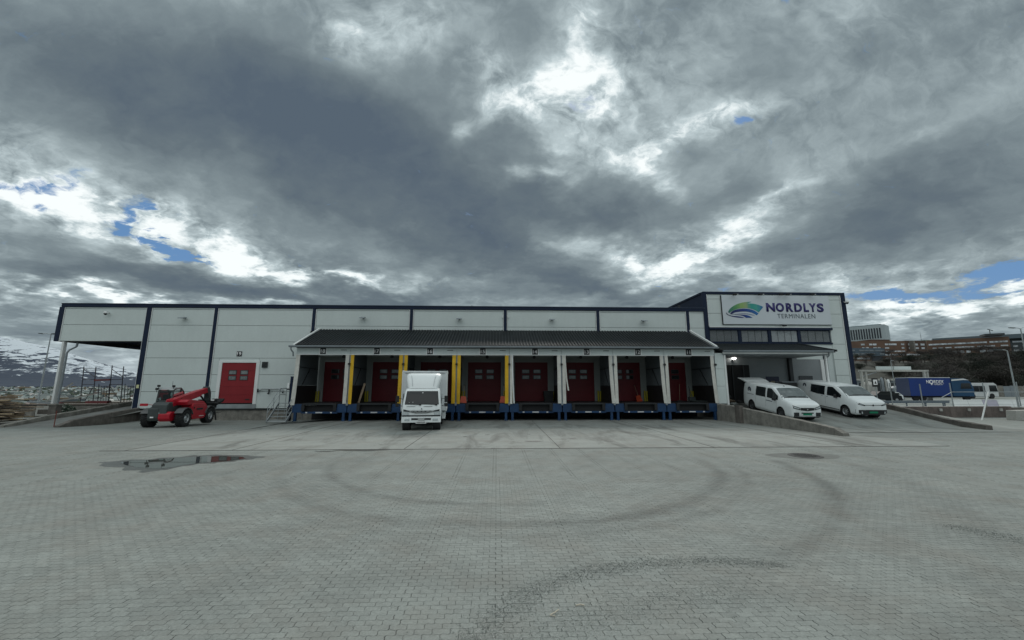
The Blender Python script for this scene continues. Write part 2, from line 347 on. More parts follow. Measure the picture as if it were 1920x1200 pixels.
def paving_mat(name, joints):
    m, b = newmat(name); g = N('ShaderNodeNewGeometry'); P = g.outputs['Position']
    c, fine = dirt_nodes(P, (.238, .258, .243), .72, 1.28)
    h = fine
    if joints:
        mp = N('ShaderNodeVectorMath', operation='ADD'); setin(mp, 0, P)
        w = N('ShaderNodeTexWave', wave_type='BANDS'); setin(w, 0, P)
        br = N('ShaderNodeTexBrick'); s = N('ShaderNodeVectorMath', operation='ADD'); setin(s, 0, P)
        sp = N('ShaderNodeSeparateXYZ'); setin(sp, 0, P)
        tri = MA('MULTIPLY_ADD', MA('PINGPONG', sp.outputs[0], .0426), .2, -2.25); tri2 = MA('MULTIPLY_ADD', MA('PINGPONG', sp.outputs[1], .028), .25, 11.25)
        cb = N('ShaderNodeCombineXYZ'); setin(cb, 0, tri2); setin(cb, 1, tri); setin(s, 1, cb.outputs[0])
        setin(br, 0, s.outputs[0]); br.inputs['Scale'].default_value = 1; br.inputs['Mortar Size'].default_value = .0038; br.inputs['Mortar Smooth'].default_value = .6
        br.inputs['Brick Width'].default_value = 22.5/132; br.inputs['Row Height'].default_value = .084375; br.inputs['Color1'].default_value = (1, 1, 1, 1)
        br.inputs['Color2'].default_value = (.86, .86, .86, 1); br.inputs['Mortar'].default_value = (.42, .42, .42, 1)
        part = MR(NOISE(P, 2.3, 4, .6), .42, .62, .25, 1.)
        c = MIXC(part, c, MIXC(1., c, br.outputs[0], 'MULTIPLY'))
        # wider seams between machine-laid clusters, every 5 stones
        md = MA('PINGPONG', MA('ADD', sp.outputs[0], MA('MULTIPLY', MA('FLOORED_MODULO', MA('FLOOR', MA('DIVIDE', MA('SUBTRACT', sp.outputs[1], 2.25), .084375)), 2.), .0852)), .51136)
        seam = MR(md, .0, .022, 1., 0.)
        br2 = MR(NOISE(P, .8, 3), .35, .55, .15, 1.)
        inx = MR(MA('ABSOLUTE', MA('SUBTRACT', sp.outputs[0], 1.)), 15., 22., 1., 0.)
        c = MIXC(MA('MULTIPLY', MA('MULTIPLY', seam, br2), inx), c, (.06, .065, .06, 1))
    else:
        f = MR(g.outputs['Random Per Island'], 0., 1., .92, 1.07); v = VM('SCALE', c); setin(v.node, 'Scale', f); c = v
    setin(b, 'Base Color', c); b.inputs['Roughness'].default_value = .88; b.inputs['Specular IOR Level'].default_value = .3
    bn = N('ShaderNodeBump'); setin(bn, 'Height', h); bn.inputs['Strength'].default_value = .5; bn.inputs['Distance'].default_value = .004
    nt.links.new(bn.outputs[0], b.inputs['Normal']); return m
YARD = paving_mat('yard_paving', True); PAVE = paving_mat('paver_stone', False)
BED = mat('joint_sand', (.135,.14,.13), .95, 0, .25, 8., .5, 80)
def slab_mat():
    m, b = newmat('apron_concrete'); g = N('ShaderNodeNewGeometry'); P = g.outputs['Position']
    c, fine = dirt_nodes(P, (.268, .285, .268), .84, 1.16)
    mp = N('ShaderNodeMapping'); setin(mp, 0, P); mp.inputs[3].default_value = (.9, .22, 1); mp.inputs[2].default_value = (0, 0, R(12))
    st = NOISE(mp.outputs[0], 1., 6, .65, .8)
    c = MIXC(MR(st, .50, .68, 0., .70), c, (.085, .085, .078, 1))
    sp = N('ShaderNodeSeparateXYZ'); setin(sp, 0, P)
    wet = MA('MULTIPLY', MR(sp.outputs[1], 23., 29., 0., 1.), MR(NOISE(P, .7, 5, .6), .32, .55, .25, 1.))
    c = MIXC(MA('MULTIPLY', wet, .6), c, (.075, .075, .07, 1))
    spots = MR(NOISE(P, 1.6, 3, .5), .69, .72, 0., .7); c = MIXC(spots, c, (.05, .05, .048, 1))
    setin(b, 'Base Color', c); b.inputs['Roughness'].default_value = .85; b.inputs['Specular IOR Level'].default_value = .3
    bn = N('ShaderNodeBump'); setin(bn, 'Height', fine); bn.inputs['Strength'].default_value = .4; bn.inputs['Distance'].default_value = .004
    nt.links.new(bn.outputs[0], b.inputs['Normal']); return m
SLAB = slab_mat()

# ------------------------------------------------------------ ground
def terr(X, Y):
    left = vssn(20, -10, X)
    z = -.3-27*vssn(48, 260, Y)*left+np.minimum(np.maximum(Y-520, 0)**1.05*.0165, 21)*left
    hill = vssn(45, 100, X)*vssn(84, 170, Y)
    z = z+hill*13+vssn(250, 900, Y)*vssn(100, 500, X)*60
    return z+np.where(Y > 90, (fbm(X/60, Y/60)-.5)*3*np.clip(hill+left, 0, 1), 0)
gx = np.concatenate([np.linspace(-6000, -400, 29), np.linspace(-380, 500, 89), np.linspace(560, 5000, 20)])
gy = np.concatenate([np.linspace(-1500, -60, 10), np.linspace(-40, 500, 109), np.linspace(520, 3000, 63), np.linspace(3200, 6000, 8)])
GX, GY = np.meshgrid(gx, gy)
LAND = mat('land', (.036,.038,.030), .95, 0, .4, .05)
GZ = terr(GX, GY); ground = sheet('ground', GX, GY, GZ, LAND)
wx, wy = np.meshgrid(np.linspace(-5000, 30, 4), np.linspace(150, 600, 4))
water = sheet('water', wx, wy, wx*0-26.2, mat('fjord_water', (.02,.035,.045), .15, 0, .1, .02))

HX0, HX1, HY0, HY1 = -11.25, 11.25, 2.25, 10.6875      # laid stone by stone here
ux = np.unique(np.concatenate([np.linspace(-60, -10, 26), [HX0, HX1], np.linspace(-10, 40, 26), np.linspace(45, 130, 10)]))
uy = np.unique(np.concatenate([np.linspace(-40, 0, 9), [HY0, HY1], np.linspace(12, 46, 35), [54, 62, 70, 84]]))
YX, YY = np.meshgrid(ux, uy)
YZ = np.vectorize(gz)(YX, YY)
cx = (ux[:-1]+ux[1:])/2; cy = (uy[:-1]+uy[1:])/2; CX, CY = np.meshgrid(cx, cy)
keep = ~((CX > HX0) & (CX < HX1) & (CY > HY0) & (CY < HY1)) & ~((CX < -9) & (CY > 46))
yard = sheet('yard_paving', YX, YY, YZ, YARD, keep)
bx, by = np.meshgrid(np.linspace(HX0, HX1, 361), np.linspace(HY0, HY1, 136))
bz = -.0052+.0050*np.clip((fbm(bx*2.2, by*2.2, 5)-.44)*5, -1, .92)-.001
edge = (bx <= HX0+.01) | (bx >= HX1-.01) | (by <= HY0+.01) | (by >= HY1-.01)
bz = np.where(edge, -.0012, bz-.0034)
bed = sheet('paver_bed', bx, by, bz, BED)
# zigzag paving stones, running bond, clusters of five
PL, PW, GAP, ZA = 22.5/132, 8.4375/100, .0028, .0060
def paver_outline():
    def gx_(t): return ZA*np.interp((t*2) % 1.0, [0, .25, .75, 1], [0, 1, -1, 0])
    ts = [0, .125, .375, .625, .875]; tv = [0, 1/3, 2/3]; tw = [0, .0048, -.0048]
    p = [(t*PL, gx_(t)) for t in ts]
    p += [(PL+tw[i], tv[i]*PW) for i in range(3)]
    p += [((1-t)*PL, PW+gx_(1-t)) for t in ts]
    p += [(0, PW), (tw[2], 2/3*PW), (tw[1], PW/3)]
    out = []
    for q in p:
        if not out or (abs(out[-1][0]-q[0])+abs(out[-1][1]-q[1])) > 1e-6: out.append(q)
    p = np.array(out)
    # order fix: the left side runs downward
    c = np.array([PL/2, PW/2]); 
    return c+(p-c)*np.array([(PL-2*GAP/2)/PL, (PW-2*GAP/2)/PW])-c
PO = paver_outline()
pn = len(PO); TOP = np.c_[PO*.985, np.zeros(pn)]; BOT = np.c_[PO*1.004, np.full(pn, -.02)]
pv = np.vstack([TOP, BOT])
pf = [tuple(range(pn))]+[(i+pn, (i+1) % pn+pn, (i+1) % pn, i) for i in range(pn)]
pme = bpy.data.meshes.new('paver'); pme.from_pydata(pv.tolist(), [], pf); pme.materials.append(PAVE)
pos = []
rows = int(round((HY1-HY0)/PW)); cols = int(round((HX1-HX0)/PL))
for r in range(rows):
    for c in range(-1 if r % 2 else 0, cols):
        x = HX0+(c+.5+(.5 if r % 2 else 0))*PL; y = HY0+(r+.5)*PW
        if x-PL/2 < HX0-.01 or x+PL/2 > HX1+.01: continue
        wide = c % 6 == 0; pos.append((x+((.0026 if wide else 0)), y, .976 if wide else 1.))
pos = np.array(pos); SXP = pos[:, 2]; pos = pos[:, :2]; n = len(pos)
dist = np.hypot(pos[:, 0]-.15, (pos[:, 1]-4.35)*1.35)
vis = (pos[:, 1] > 3.75); dist = np.where(vis, dist, 99)
order = np.argsort(dist); near = order[:300]; rest = order[300:]
dz_ = rng.normal(0, .0005, n)+(fbm(pos[:, 0]*.8, pos[:, 1]*.8)-.5)*.0016; tx = rng.normal(0, .005, n); ty = rng.normal(0, .008, n)
rp = pos[rest]
V = pv[None, :, :].repeat(len(rp), 0).astype(float)
V[:, :, 0] *= SXP[rest][:, None]
V[:, :, 2] += dz_[rest][:, None]+V[:, :, 0]*tx[rest][:, None]+V[:, :, 1]*ty[rest][:, None]
V[:, :, 0] += rp[:, 0][:, None]; V[:, :, 1] += rp[:, 1][:, None]
Fall = []
for i in range(len(rp)):
    b = i*2*pn
    for f in pf: Fall.append(tuple(k+b for k in f))
me = bpy.data.meshes.new('paver_field'); me.from_pydata(V.reshape(-1, 3).tolist(), [], Fall); me.materials.append(PAVE)
far_pavers = bpy.data.objects.new('paver_mass', me); COL.objects.link(far_pavers); far_pavers['kind'] = 'stuff'; far_pavers.parent = bed
for i in near:
    o = bpy.data.objects.new('paver', pme); COL.objects.link(o); o.parent = bed
    o.location = (pos[i, 0], pos[i, 1], dz_[i]); o.rotation_euler = (ty[i], -tx[i], 0); o.scale = (SXP[i], 1, 1)
# half stones closing the ends of every second row
hb = MB()
for r in range(1, rows, 2):
    y = HY0+(r+.5)*PW
    for x0, x1 in ((HX0, HX0+PL/2), (HX1-PL/2, HX1)): hb.box(x0+.004, y-PW/2+.004, -.02, x1-.004, y+PW/2-.004, -.0005)
o = hb.build('half_paver_row', PAVE, bed); o['kind'] = 'stuff'

# concrete apron in front of the docks, its joints
def poly_sheet(name, pts, z, m, kind='structure', parent=None):
    mb = MB(); mb.add([(x, y, (z if not callable(z) else z(x, y))) for x, y in pts], [tuple(range(len(pts)))])
    o = mb.build(name, m, parent, fix=False); 
    if kind: o['kind'] = kind
    return o
ap_x = np.linspace(-13.35, 17.6, 32); ap_y = np.concatenate([[15.4], np.linspace(16, 31, 16)])
AX, AY = np.meshgrid(ap_x, ap_y); AZ = np.vectorize(gz)(AX, AY)+.006
apron = sheet('concrete_apron', AX, AY, AZ, SLAB)
JNT = mat('bitumen_joint', (.03,.03,.028), .8, 0, .3, 3.)
j = MB(); e = .011
j.box(-14.2, 15.36, -.01, 17.6, 15.40, e-.001)
for x in (-9.6, -3.4, 2.4, 8.3, 13.9): j.box(x-.012, 15.42, -.01, x+.012, 27.5, e)
j.box(-13.38, 15.42, -.01, -13.35, 27.5, e); j.box(17.2, 19.78, -.01, 26, 19.83, .004)
o = j.build('apron_joint', JNT, apron)
# puddle
pud = [gat(*q)[:2] for q in ((216,868),(240,864),(277,862),(320,859),(362,856),(395,854.5),(430,854),(462,856),(471,859),(452,862),(430,865),(400,867),(372,869),(345,873),(320,878),(290,881),(262,880),(240,876))]
pc = np.array(pud); fine_ = []
for i in range(len(pud)):
    a, b = pc[i], pc[(i+1) % len(pud)]
    for t in (0, .33, .66): fine_.append(tuple(a+(b-a)*t+rng.normal(0, .035, 2)*(t > 0)))
DAMP = mat('damp_paving', (.085,.09,.085), .35, 0, .2, 3.)
cen = pc.mean(0); poly_sheet('damp_patch', [tuple(cen+(np.array(q)-cen)*(1.16+.09*math.sin(i*1.7)+.05*math.sin(i*.6))) for i, q in enumerate(fine_)], .0035, DAMP)
PUD = mat('puddle_water', (.045,.05,.045), .02, 0, 0, spec=.5); PUD.node_tree.nodes['Principled BSDF'].inputs['IOR'].default_value = 1.45
poly_sheet('puddle', [tuple(cen+(np.array(q)-cen)*np.array([.93, .88])) for q in fine_], .007, PUD)
for (x, y, a, b_) in ((-4.9, 15.2, .9, .06), (-6.1, 15.0, .35, .03), (1.6, 17.3, .35, .05), (3.4, 18.2, .16, .05)):
    poly_sheet('damp_patch', [(x+a*math.cos(t)*(1+.3*math.sin(3*t)), y+b_*3*math.sin(t)*(1+.3*math.cos(5*t))) for t in np.linspace(0, 6.28, 19)[:-1]], .0125 if y > 15.4 else .0035, DAMP)
# manhole
mh = thing('manhole_cover', 'round cast iron manhole cover set in the paving on the right', 'manhole cover', (10.32, 13.45, 0))
MB().lathe([(.0, .50), (.018, .49), (.018, .40), (.004, .395)], (0, 0, 0), 'z', 32).build('frame', mat('cast_iron_frame', (.06,.06,.058), .6, .3, .3, 9.), mh)
c = MB(); c.lathe([(.004, .39), (.012, .385), (.012, .0)], (0, 0, 0), 'z', 32)
for i in range(-4, 5):
    for k in range(-4, 5):
        if i*i+k*k < 17: c.box(i*.085-.025, k*.085-.025, .012, i*.085+.025, k*.085+.025, .017)
c.build('lid', mat('cast_iron', (.035,.035,.034), .6, .3, .3, 9.), mh)
poly_sheet('damp_patch', [(10.3+1.2*math.cos(t)*(1+.1*math.sin(3*t)), 13.45+.62*math.sin(t)) for t in np.linspace(0, 6.28, 25)[:-1]], .0034, mat('worn_asphalt', (.13,.14,.13), .8, 0, .2, 2.))
# loose gravel
def gravel(name, line, width, count, szr):
    P = np.array(line); seg = np.hypot(*(P[1:]-P[:-1]).T); cum = np.r_[0, np.cumsum(seg)]
    vs, fs = [], []
    oct_ = np.array([(1,0,0),(-1,0,0),(0,1,0),(0,-1,0),(0,0,1),(0,0,-1)], float); of = [(0,2,4),(2,1,4),(1,3,4),(3,0,4),(2,0,5),(1,2,5),(3,1,5),(0,3,5)]
    for i in range(count):
        t = rng.random()*cum[-1]; k = min(np.searchsorted(cum, t)-1, len(seg)-1) if t > 0 else 0
        a = (t-cum[k])/seg[k]; p = P[k]*(1-a)+P[k+1]*a; w = np.interp(t/cum[-1], np.linspace(0, 1, len(width)), width)
        p = p+rng.normal(0, 1, 2)*w*np.array([.7, .5])
        s = rng.uniform(*szr)*rng.choice([.6, .8, 1., 1.5], p=[.4, .35, .2, .05]); v = oct_*rng.uniform(.6, 1.2, (6, 1))*s*np.array([1, .9, .6])
        th = rng.random()*6.28; c, d = math.cos(th), math.sin(th); v = np.c_[v[:, 0]*c-v[:, 1]*d, v[:, 0]*d+v[:, 1]*c, v[:, 2]]
        v += (p[0], p[1], s*.45); b = len(vs); vs += v.tolist(); fs += [tuple(j+b for j in f) for f in of]
    me = bpy.data.meshes.new(name); me.from_pydata(vs, [], fs)
    m, bb = newmat('gravel_stone'); g = N('ShaderNodeNewGeometry')
    setin(bb, 'Base Color', RAMP(g.outputs['Random Per Island'], [(0, (.09,.10,.095)), (.30, (.18,.195,.185)), (.65, (.27,.29,.27)), (.92, (.38,.38,.35)), (1, (.6,.6,.58))])); bb.inputs['Roughness'].default_value = .9
    me.materials.append(m); o = bpy.data.objects.new(name, me); COL.objects.link(o); o['kind'] = 'stuff'
    return o
def gl(*px): return [gat(*q)[:2] for q in px]
gravel('loose_gravel', gl((860,1230),(905,1180),(970,1125),(1060,1082),(1130,1066),(1230,1056),(1330,1050),(1470,1060)), [.17,.20,.22,.22,.20,.17,.14,.11], 10500, (.0035, .0085))
gravel('loose_gravel', gl((960,1230),(1100,1160),(1250,1120),(1400,1110)), [.38,.42,.42,.4], 6500, (.003, .007))
gravel('loose_gravel', gl((1780,985),(1850,1000),(1925,1018)), [.16,.2,.24], 1500, (.004, .009))
gravel('loose_gravel', gl((100,1190),(700,1150),(1200,950),(1850,1120)), [1.3,1.2,1.2,1.0], 3500, (.002, .006))
tw = thing('broken_twig', 'pale broken twig lying on the loose gravel at the front', 'twig', gat(1040,1152))
MB().tube([(-.05,-.03,.012),(0,.0,.018),(.05,.045,.022)], .0055, 6).build('stem', mat('dry_stick', (.5,.45,.36), .8, 0, .2, 20.), tw)
MB().tube([(-.05,-.03,.012),(-.03,-.045,.012),(.0,-.05,.01)], .004, 6).build('side_shoot', mat('dry_stick', (.5,.45,.36)), tw)
tw2 = tag(MB().tube([(-.03,.0,.01),(.02,.012,.014),(.06,-.004,.012)], .006, 6).build('wood_chip', mat('dry_stick', (.5,.45,.36))), 'small splinter of pale wood on the gravel behind the twig', 'wood splinter'); tw2.location = gat(1085, 1137)

# ------------------------------------------------------------ mountain, far town
mx = np.linspace(-6500, 2600, 330); rt = np.concatenate([np.linspace(0, 1, 60), np.linspace(1.05, 1.6, 8)])
rp_ = [(-2600, 560), (-900, 560), (-400, 578), (-100, 606), (0, 631), (30, 637), (55, 643), (88, 649), (110, 655), (140, 668), (180, 683), (215, 690), (240, 699), (262, 708), (300, 722), (420, 728), (900, 733), (2400, 738)]
RX = np.array([at(x, y, 2700)[0] for x, y in rp_]); RZ = np.array([at(x, y, 2700)[2] for x, y in rp_])
MX, MT = np.meshgrid(mx, rt); MYY = 1500+1200*MT
rz = np.interp(MX, RX, RZ); prof = np.where(MT <= 1, np.power(np.clip(MT, 0, 1), 1.0)*.55+.45*vssn(0, 1, MT), 1-(MT-1)*1.2)
MZ = 4+(rz-4)*prof+(fbm(MX/240, MYY/240, 6)-.5)*150*np.minimum(MT, .9)*np.clip(1.15-MT, 0.1, 1)*np.clip(rz/300, .05, 1)-12*(MT == 0)
m, b = newmat('mountain'); g = N('ShaderNodeNewGeometry'); P = g.outputs['Position']; sp = N('ShaderNodeSeparateXYZ'); setin(sp, 0, P)
mp = N('ShaderNodeMapping'); setin(mp, 0, P); mp.inputs[2].default_value = (0, R(-24), 0); mp.inputs[3].default_value = (.018, .010, .036)
sn = NOISE(mp.outputs[0], 1., 9, .68, .5)
mp2 = N('ShaderNodeMapping'); setin(mp2, 0, P); mp2.inputs[2].default_value = (0, R(-24), 0); mp2.inputs[3].default_value = (.035, .02, .11)
sn2 = NOISE(mp2.outputs[0], 1., 6, .65)
line = MA('DIVIDE', sp.outputs[2], MA('MAXIMUM', MA('MULTIPLY_ADD', sp.outputs[0], -.2, -400.), 45.))
v = MA('ADD', MA('MULTIPLY_ADD', MA('SUBTRACT', sn, .5), 6.5, MA('MULTIPLY', MA('SUBTRACT', line, 1.0), 2.6)), MA('MULTIPLY', MA('SUBTRACT', sn2, .5), 4.5))
snow = MR(v, .10, .20)
setin(b, 'Base Color', MIXC(snow, MIXC(MR(sn2, .4, .6), (.020, .036, .064, 1), (.030, .045, .070, 1)), (.52, .58, .63, 1))); b.inputs['Roughness'].default_value = .9
sheet('mountain', MX, MYY, MZ, m)
def town():
    vs, fs, mi = [], [], []
    for i in range(2600):
        Y = 560+900*rng.random()**1.3; X = -Y*rng.uniform(.62, 1.55)+rng.normal(0, 10) if rng.random() < .85 else rng.uniform(-500, 60)
        z = float(terr(np.array([X]), np.array([Y]))[0]); big = rng.random() < .06
        w, d, h = (rng.uniform(14, 26), rng.uniform(10, 14), rng.uniform(7, 11)) if big else (rng.uniform(6, 10), rng.uniform(5, 8), rng.uniform(3.5, 6.5))
        th = rng.uniform(0, 3.14); c, s = math.cos(th), math.sin(th); rh = 0.2 if big else rng.uniform(1.8, 3.2); b = len(vs)
        if rng.random() < .30:      # garden trees
            k = 6; r = rng.uniform(3, 6)
            pts = [(r*math.cos(t), r*math.sin(t), rng.uniform(1, 3)) for t in np.linspace(0, 6.28, k+1)[:-1]]+[(0, 0, rng.uniform(5, 10))]
            vs += [(X+p[0]*2, Y+p[1], z+p[2]) for p in pts]; fs += [(b+q, b+(q+1) % k, b+k) for q in range(k)]; mi += [2]*k; continue
        for p in [(-w,-d,-2),(w,-d,-2),(w,d,-2),(-w,d,-2),(-w,-d,h),(w,-d,h),(w,d,h),(-w,d,h),(-w,0,h+rh),(w,0,h+rh)]:
            a, e_ = p[0]/2, p[1]/2; vs.append((X+a*c-e_*s, Y+a*s+e_*c, z+p[2]))
        fs += [tuple(b+q for q in f) for f in ((0,1,5,4),(1,2,6,9,5),(2,3,7,6),(3,0,4,8,7),(4,5,9,8),(6,7,8,9))]; mi += [0, 0, 0, 0, 1, 1]
    me = bpy.data.meshes.new('hillside_town'); me.from_pydata(vs, [], fs)
    m, b = newmat('town_wall'); g = N('ShaderNodeNewGeometry')
    setin(b, 'Base Color', RAMP(g.outputs['Random Per Island'], [(0, (.42,.46,.44)), (.3, (.18,.22,.21)), (.5, (.62,.66,.66)), (.62, (.22,.16,.10)), (.75, (.30,.36,.34)), (.9, (.10,.12,.13))], 'CONSTANT')); me.materials.append(m)
    m, b = newmat('town_roof'); g = N('ShaderNodeNewGeometry')
    setin(b, 'Base Color', RAMP(g.outputs['Random Per Island'], [(0, (.05,.06,.06)), (.35, (.20,.24,.23)), (.6, (.34,.39,.38)), (.85, (.08,.05,.045))], 'CONSTANT')); me.materials.append(m)
    me.materials.append(mat('garden_tree', (.05,.065,.045), .95, 0, .3, .05))
    me.polygons.foreach_set('material_index', mi)
    o = bpy.data.objects.new('hillside_town', me); COL.objects.link(o); o['kind'] = 'stuff'
town()

# ------------------------------------------------------------ warehouse
YF, YWL = 27.6, 31.0                                   # dock front, wall line
X0, PITCHX = -13.6, 3.619
FLOOR = 1.15
wh = thing('warehouse', 'long low white panelled warehouse with dark blue frame posts and a flat roof', 'warehouse', (-9, YWL, 0))
O = (-9, YWL, 0)
def panel(parent, off, x0, x1, z0, z1, m=PANEL, y=YWL, name='wall_panel'):
    return MB(off).box(x0+.012, y, z0+.012, x1-.012, y+.10, z1-.012).build(name, m, parent, bevel=.008)
POSTS = [-33.05, -26.62, -21.62, -14.2, -6.7, .66, 8.05, 15.35]
TOPZ = 8.5
c = MB(O)
c.box(-26.6, YWL+.11, .62, 16.8, YWL+.3, 8.1).build('wall_core', DARK, wh)
MB(O).box(-26.6, YWL+.3, -.3, 16.8, 62, 8.2).build('hall_body', PANEL2, wh)
MB(O).box(-33.1, YWL-.08, 8.26, 16.75, YWL+.35, TOPZ).build('parapet_trim', NAVY, wh, bevel=.02)
MB(O).box(-33.12, YWL-.11, TOPZ, 16.8, YWL+.4, TOPZ+.05).build('parapet_flashing', mat('flashing', (.05,.065,.10), .35, .5, .1), wh)
MB(O).box(-33.1, YWL+.36, 8.2, 16.75, 62, 8.33).build('flat_roof', DARK, wh)
for x in POSTS:
    z0 = -.25 if x == -26.62 else (5.62 if x < -30 else (.62 if x < -15 else 6.5))
    w = .17 if x in (-26.62, -33.05) else .12
    MB(O).box(x-w, YWL-.07, z0, x+w, YWL+.12, 8.26).build('frame_post', NAVY, wh, bevel=.012)
    for s in (-1, 1):
        if x < -30 and s < 0: continue
        MB(O).box(x+s*(w+.004), YWL-.03, max(z0, .66), x+s*(w+.055), YWL+.02, 8.24).build('edge_flashing', TRIMW, wh)
rowz = [.66, 1.9, 3.15, 4.4, 5.65, 6.9, 8.13, 8.26]
def bay_panels(x0, x1, zmin):
    for a, b_ in zip(rowz, rowz[1:]):
        if b_ > zmin+.1: panel(wh, O, x0, x1, max(a, zmin), b_)
bay_panels(-32.82, -26.85, 5.65)
bay_panels(-26.39, -21.80, .66)
# bay of door 19, panels cut round the opening
for a, b_ in zip(rowz, rowz[1:]):
    if a >= 4.3: panel(wh, O, -21.44, -14.38, a, b_)
    else: panel(wh, O, -21.44, -20.98, a, b_); panel(wh, O, -18.0, -13.5, a, b_)
panel(wh, O, -20.98, -18.0, 4.15, 4.4)
for a, b_ in zip(POSTS[3:], POSTS[4:]): bay_panels(a+.18, b_-.18, 6.6)
bay_panels(15.53, 16.75, 3.)
panel(wh, O, -33.3, -33.2, 5.65, 8.2)
# plinth
MB(O).box(-26.9, YWL+.02, -.4, 16.8, YWL+.3, .58).build('plinth', CONC, wh)
MB(O).box(-26.45, YWL-.06, .56, -13.7, YWL+.05, .65).build('base_flashing', DARK, wh)
# overhang on the left
MB(O).box(-33.1, YWL+.12, 5.62, -26.8, YWL+.3, 8.3).build('fascia_core', DARK, wh)
MB(O).box(-33.1, YWL+.3, 5.62, -32.95, 60, 8.3).build('fascia_side', DARK, wh)
SOF = mat('soffit_sheet', (.05,.055,.05), .7, 0, .3, .6)
MB(O).box(-32.95, YWL+.3, 6.05, -26.8, 60, 6.1).build('soffit', SOF, wh)
for k in range(6):
    y = YWL+.9+k*4.6; t = MB(O)
    t.beam((-32.9, y, 5.66), (-26.8, y, 5.66), .12, .12); t.beam((-32.9, y, 6.0), (-26.8, y, 6.0), .12, .12)
    for i in range(8): t.beam((-32.8+i*.76, y, 5.68 if i % 2 else 6.0), (-32.04+i*.76, y, 6.0 if i % 2 else 5.68), .05, .05)
    t.build('roof_truss', NAVY, wh)
MB(O).beam((-32.6, YWL+.15, .0), (-32.6, YWL+.15, 5.62), .15, .24).build('canopy_post', TRIMW, wh, bevel=.01)
MB(O).tube([(-31.85, YWL+.35, 5.6), (-31.85, YWL+.3, 5.25), (-32.2, YWL+.2, 5.0), (-32.25, YWL+.1, 4.8), (-32.25, YWL+.1, .7)], .065, 8).build('downpipe', GREYM, wh, smooth=True)
MB(O).box(-33.2, YWL-.25, .3, -32.0, YWL+.2, .62).build('post_foot', CONC2, wh)
# small notice on the blue corner
tag(MB().box(-26.68, YWL-.10, 2.15, -26.5, YWL-.08, 2.4).build('notice_plate', mat('pale_yellow_plate', (.62,.62,.35), .5, 0, .1)), 'small pale yellow notice fixed to the dark blue corner post', 'notice')

# sectional door (shared builder)
def sect_door(parent, off, xc, y, z0, w, h, m=RED, wins=2, rows=5, frame=True, light=True):
    hh = h/rows; first = None
    for i in range(rows):
        d = MB(off).box(xc-w/2, y, z0+i*hh+.004, xc+w/2, y+.06, z0+(i+1)*hh-.004).build('door_section', m, parent, bevel=.006)
    for r in (0, 1):
        zc = z0+h*(.62 if r == 0 else .76)
        for s in (-.5, .5):
            x = xc+s*w*.34
            f = MB(off)
            for a in ((x-.29, zc-.17, x+.29, zc-.13), (x-.29, zc+.13, x+.29, zc+.17), (x-.29, zc-.13, x-.25, zc+.13), (x+.25, zc-.13, x+.29, zc+.13)): f.box(a[0], y-.02, a[1], a[2], y+.0, a[3])
            fo = f.build('window_frame', PLASTIC, parent)
            MB(off).box(x-.25, y-.006, zc-.13, x+.25, y-.001, zc+.13).build('pane', WGLASS if light else DGLASS, fo)
    MB(off).box(xc+w*.28, y-.02, z0+.22, xc+w*.40, y-.002, z0+.30).build('pull_handle', PLASTIC, parent)
d19 = thing('sectional_door', 'red sectional door with four small windows in a white frame, under number 19', 'door', (-19.45, YWL, 1.05))
oD = (-19.45, YWL, 1.05)
sect_door(d19, oD, -19.45, YWL-.01, 1.06, 2.5, 2.98)
f = MB(oD)
f.box(-20.96, YWL-.05, .98, -20.71, YWL+.08, 4.2); f.box(-18.19, YWL-.05, .98, -17.94, YWL+.08, 4.2); f.box(-20.96, YWL-.052, 4.05, -17.94, YWL+.08, 4.21)
f.build('door_frame', TRIMW, d19, bevel=.01)
MB(oD).box(-20.96, YWL-.10, .66, -17.94, YWL+.02, .97).build('sill_plate', GALV, d19, bevel=.01)
s19 = thing('number_sign', 'small black sign with white number 19 on the wall above the red door', 'sign', (-19.55, YWL, 4.72))
o19 = (-19.55, YWL, 4.72); MB(o19).box(-19.74, YWL-.03, 4.53, -19.36, YWL, 4.91).build('plate', DARK, s19, bevel=.005)
text('19', (-19.55, YWL-.031, 4.72), .25, WHITEL, s19, .30, .006, .012, 'digits', off=o19)
vt = thing('vent_box', 'small dark louvred box on the wall right of the red door', 'vent', (-17.55, YWL, 3.9))
oV = (-17.55, YWL, 3.9); MB(oV).box(-17.75, YWL-.10, 3.68, -17.35, YWL, 4.12).build('casing', TGREY, vt, bevel=.01)
l = MB(oV)
for k in range(7): l.box(-17.71, YWL-.12, 3.72+k*.055, -17.39, YWL-.10, 3.75+k*.055)
l.build('louvre', DARK, vt)
pp = thing('filling_pipe', 'grey filling pipe with two bent outlets beside the red door', 'pipe', (-17.0, YWL, 2.05))
oP = (-17.0, YWL, 2.05)
MB(oP).tube([(-17.85, YWL-.08, 1.95), (-17.7, YWL-.10, 2.02), (-17.5, YWL-.12, 2.10), (-16.1, YWL-.12, 2.10), (-16.0, YWL-.14, 2.04), (-15.98, YWL-.16, 1.86)], .04, 8).build('pipe', GALV, pp, smooth=True)
MB(oP).cyl((-17.85, YWL-.1, 1.84), (-17.85, YWL-.1, 2.1), .06, 10).cyl((-15.98, YWL-.16, 1.78), (-15.98, YWL-.16, 1.9), .055, 10).cyl((-17.0, YWL-.14, 1.78), (-17.0, YWL-.14, 2.05), .05, 10).cyl((-17.0, YWL-.17, 1.8), (-17.0, YWL-.22, 1.74), .07, 10).build('outlet_cap', DARK, pp)

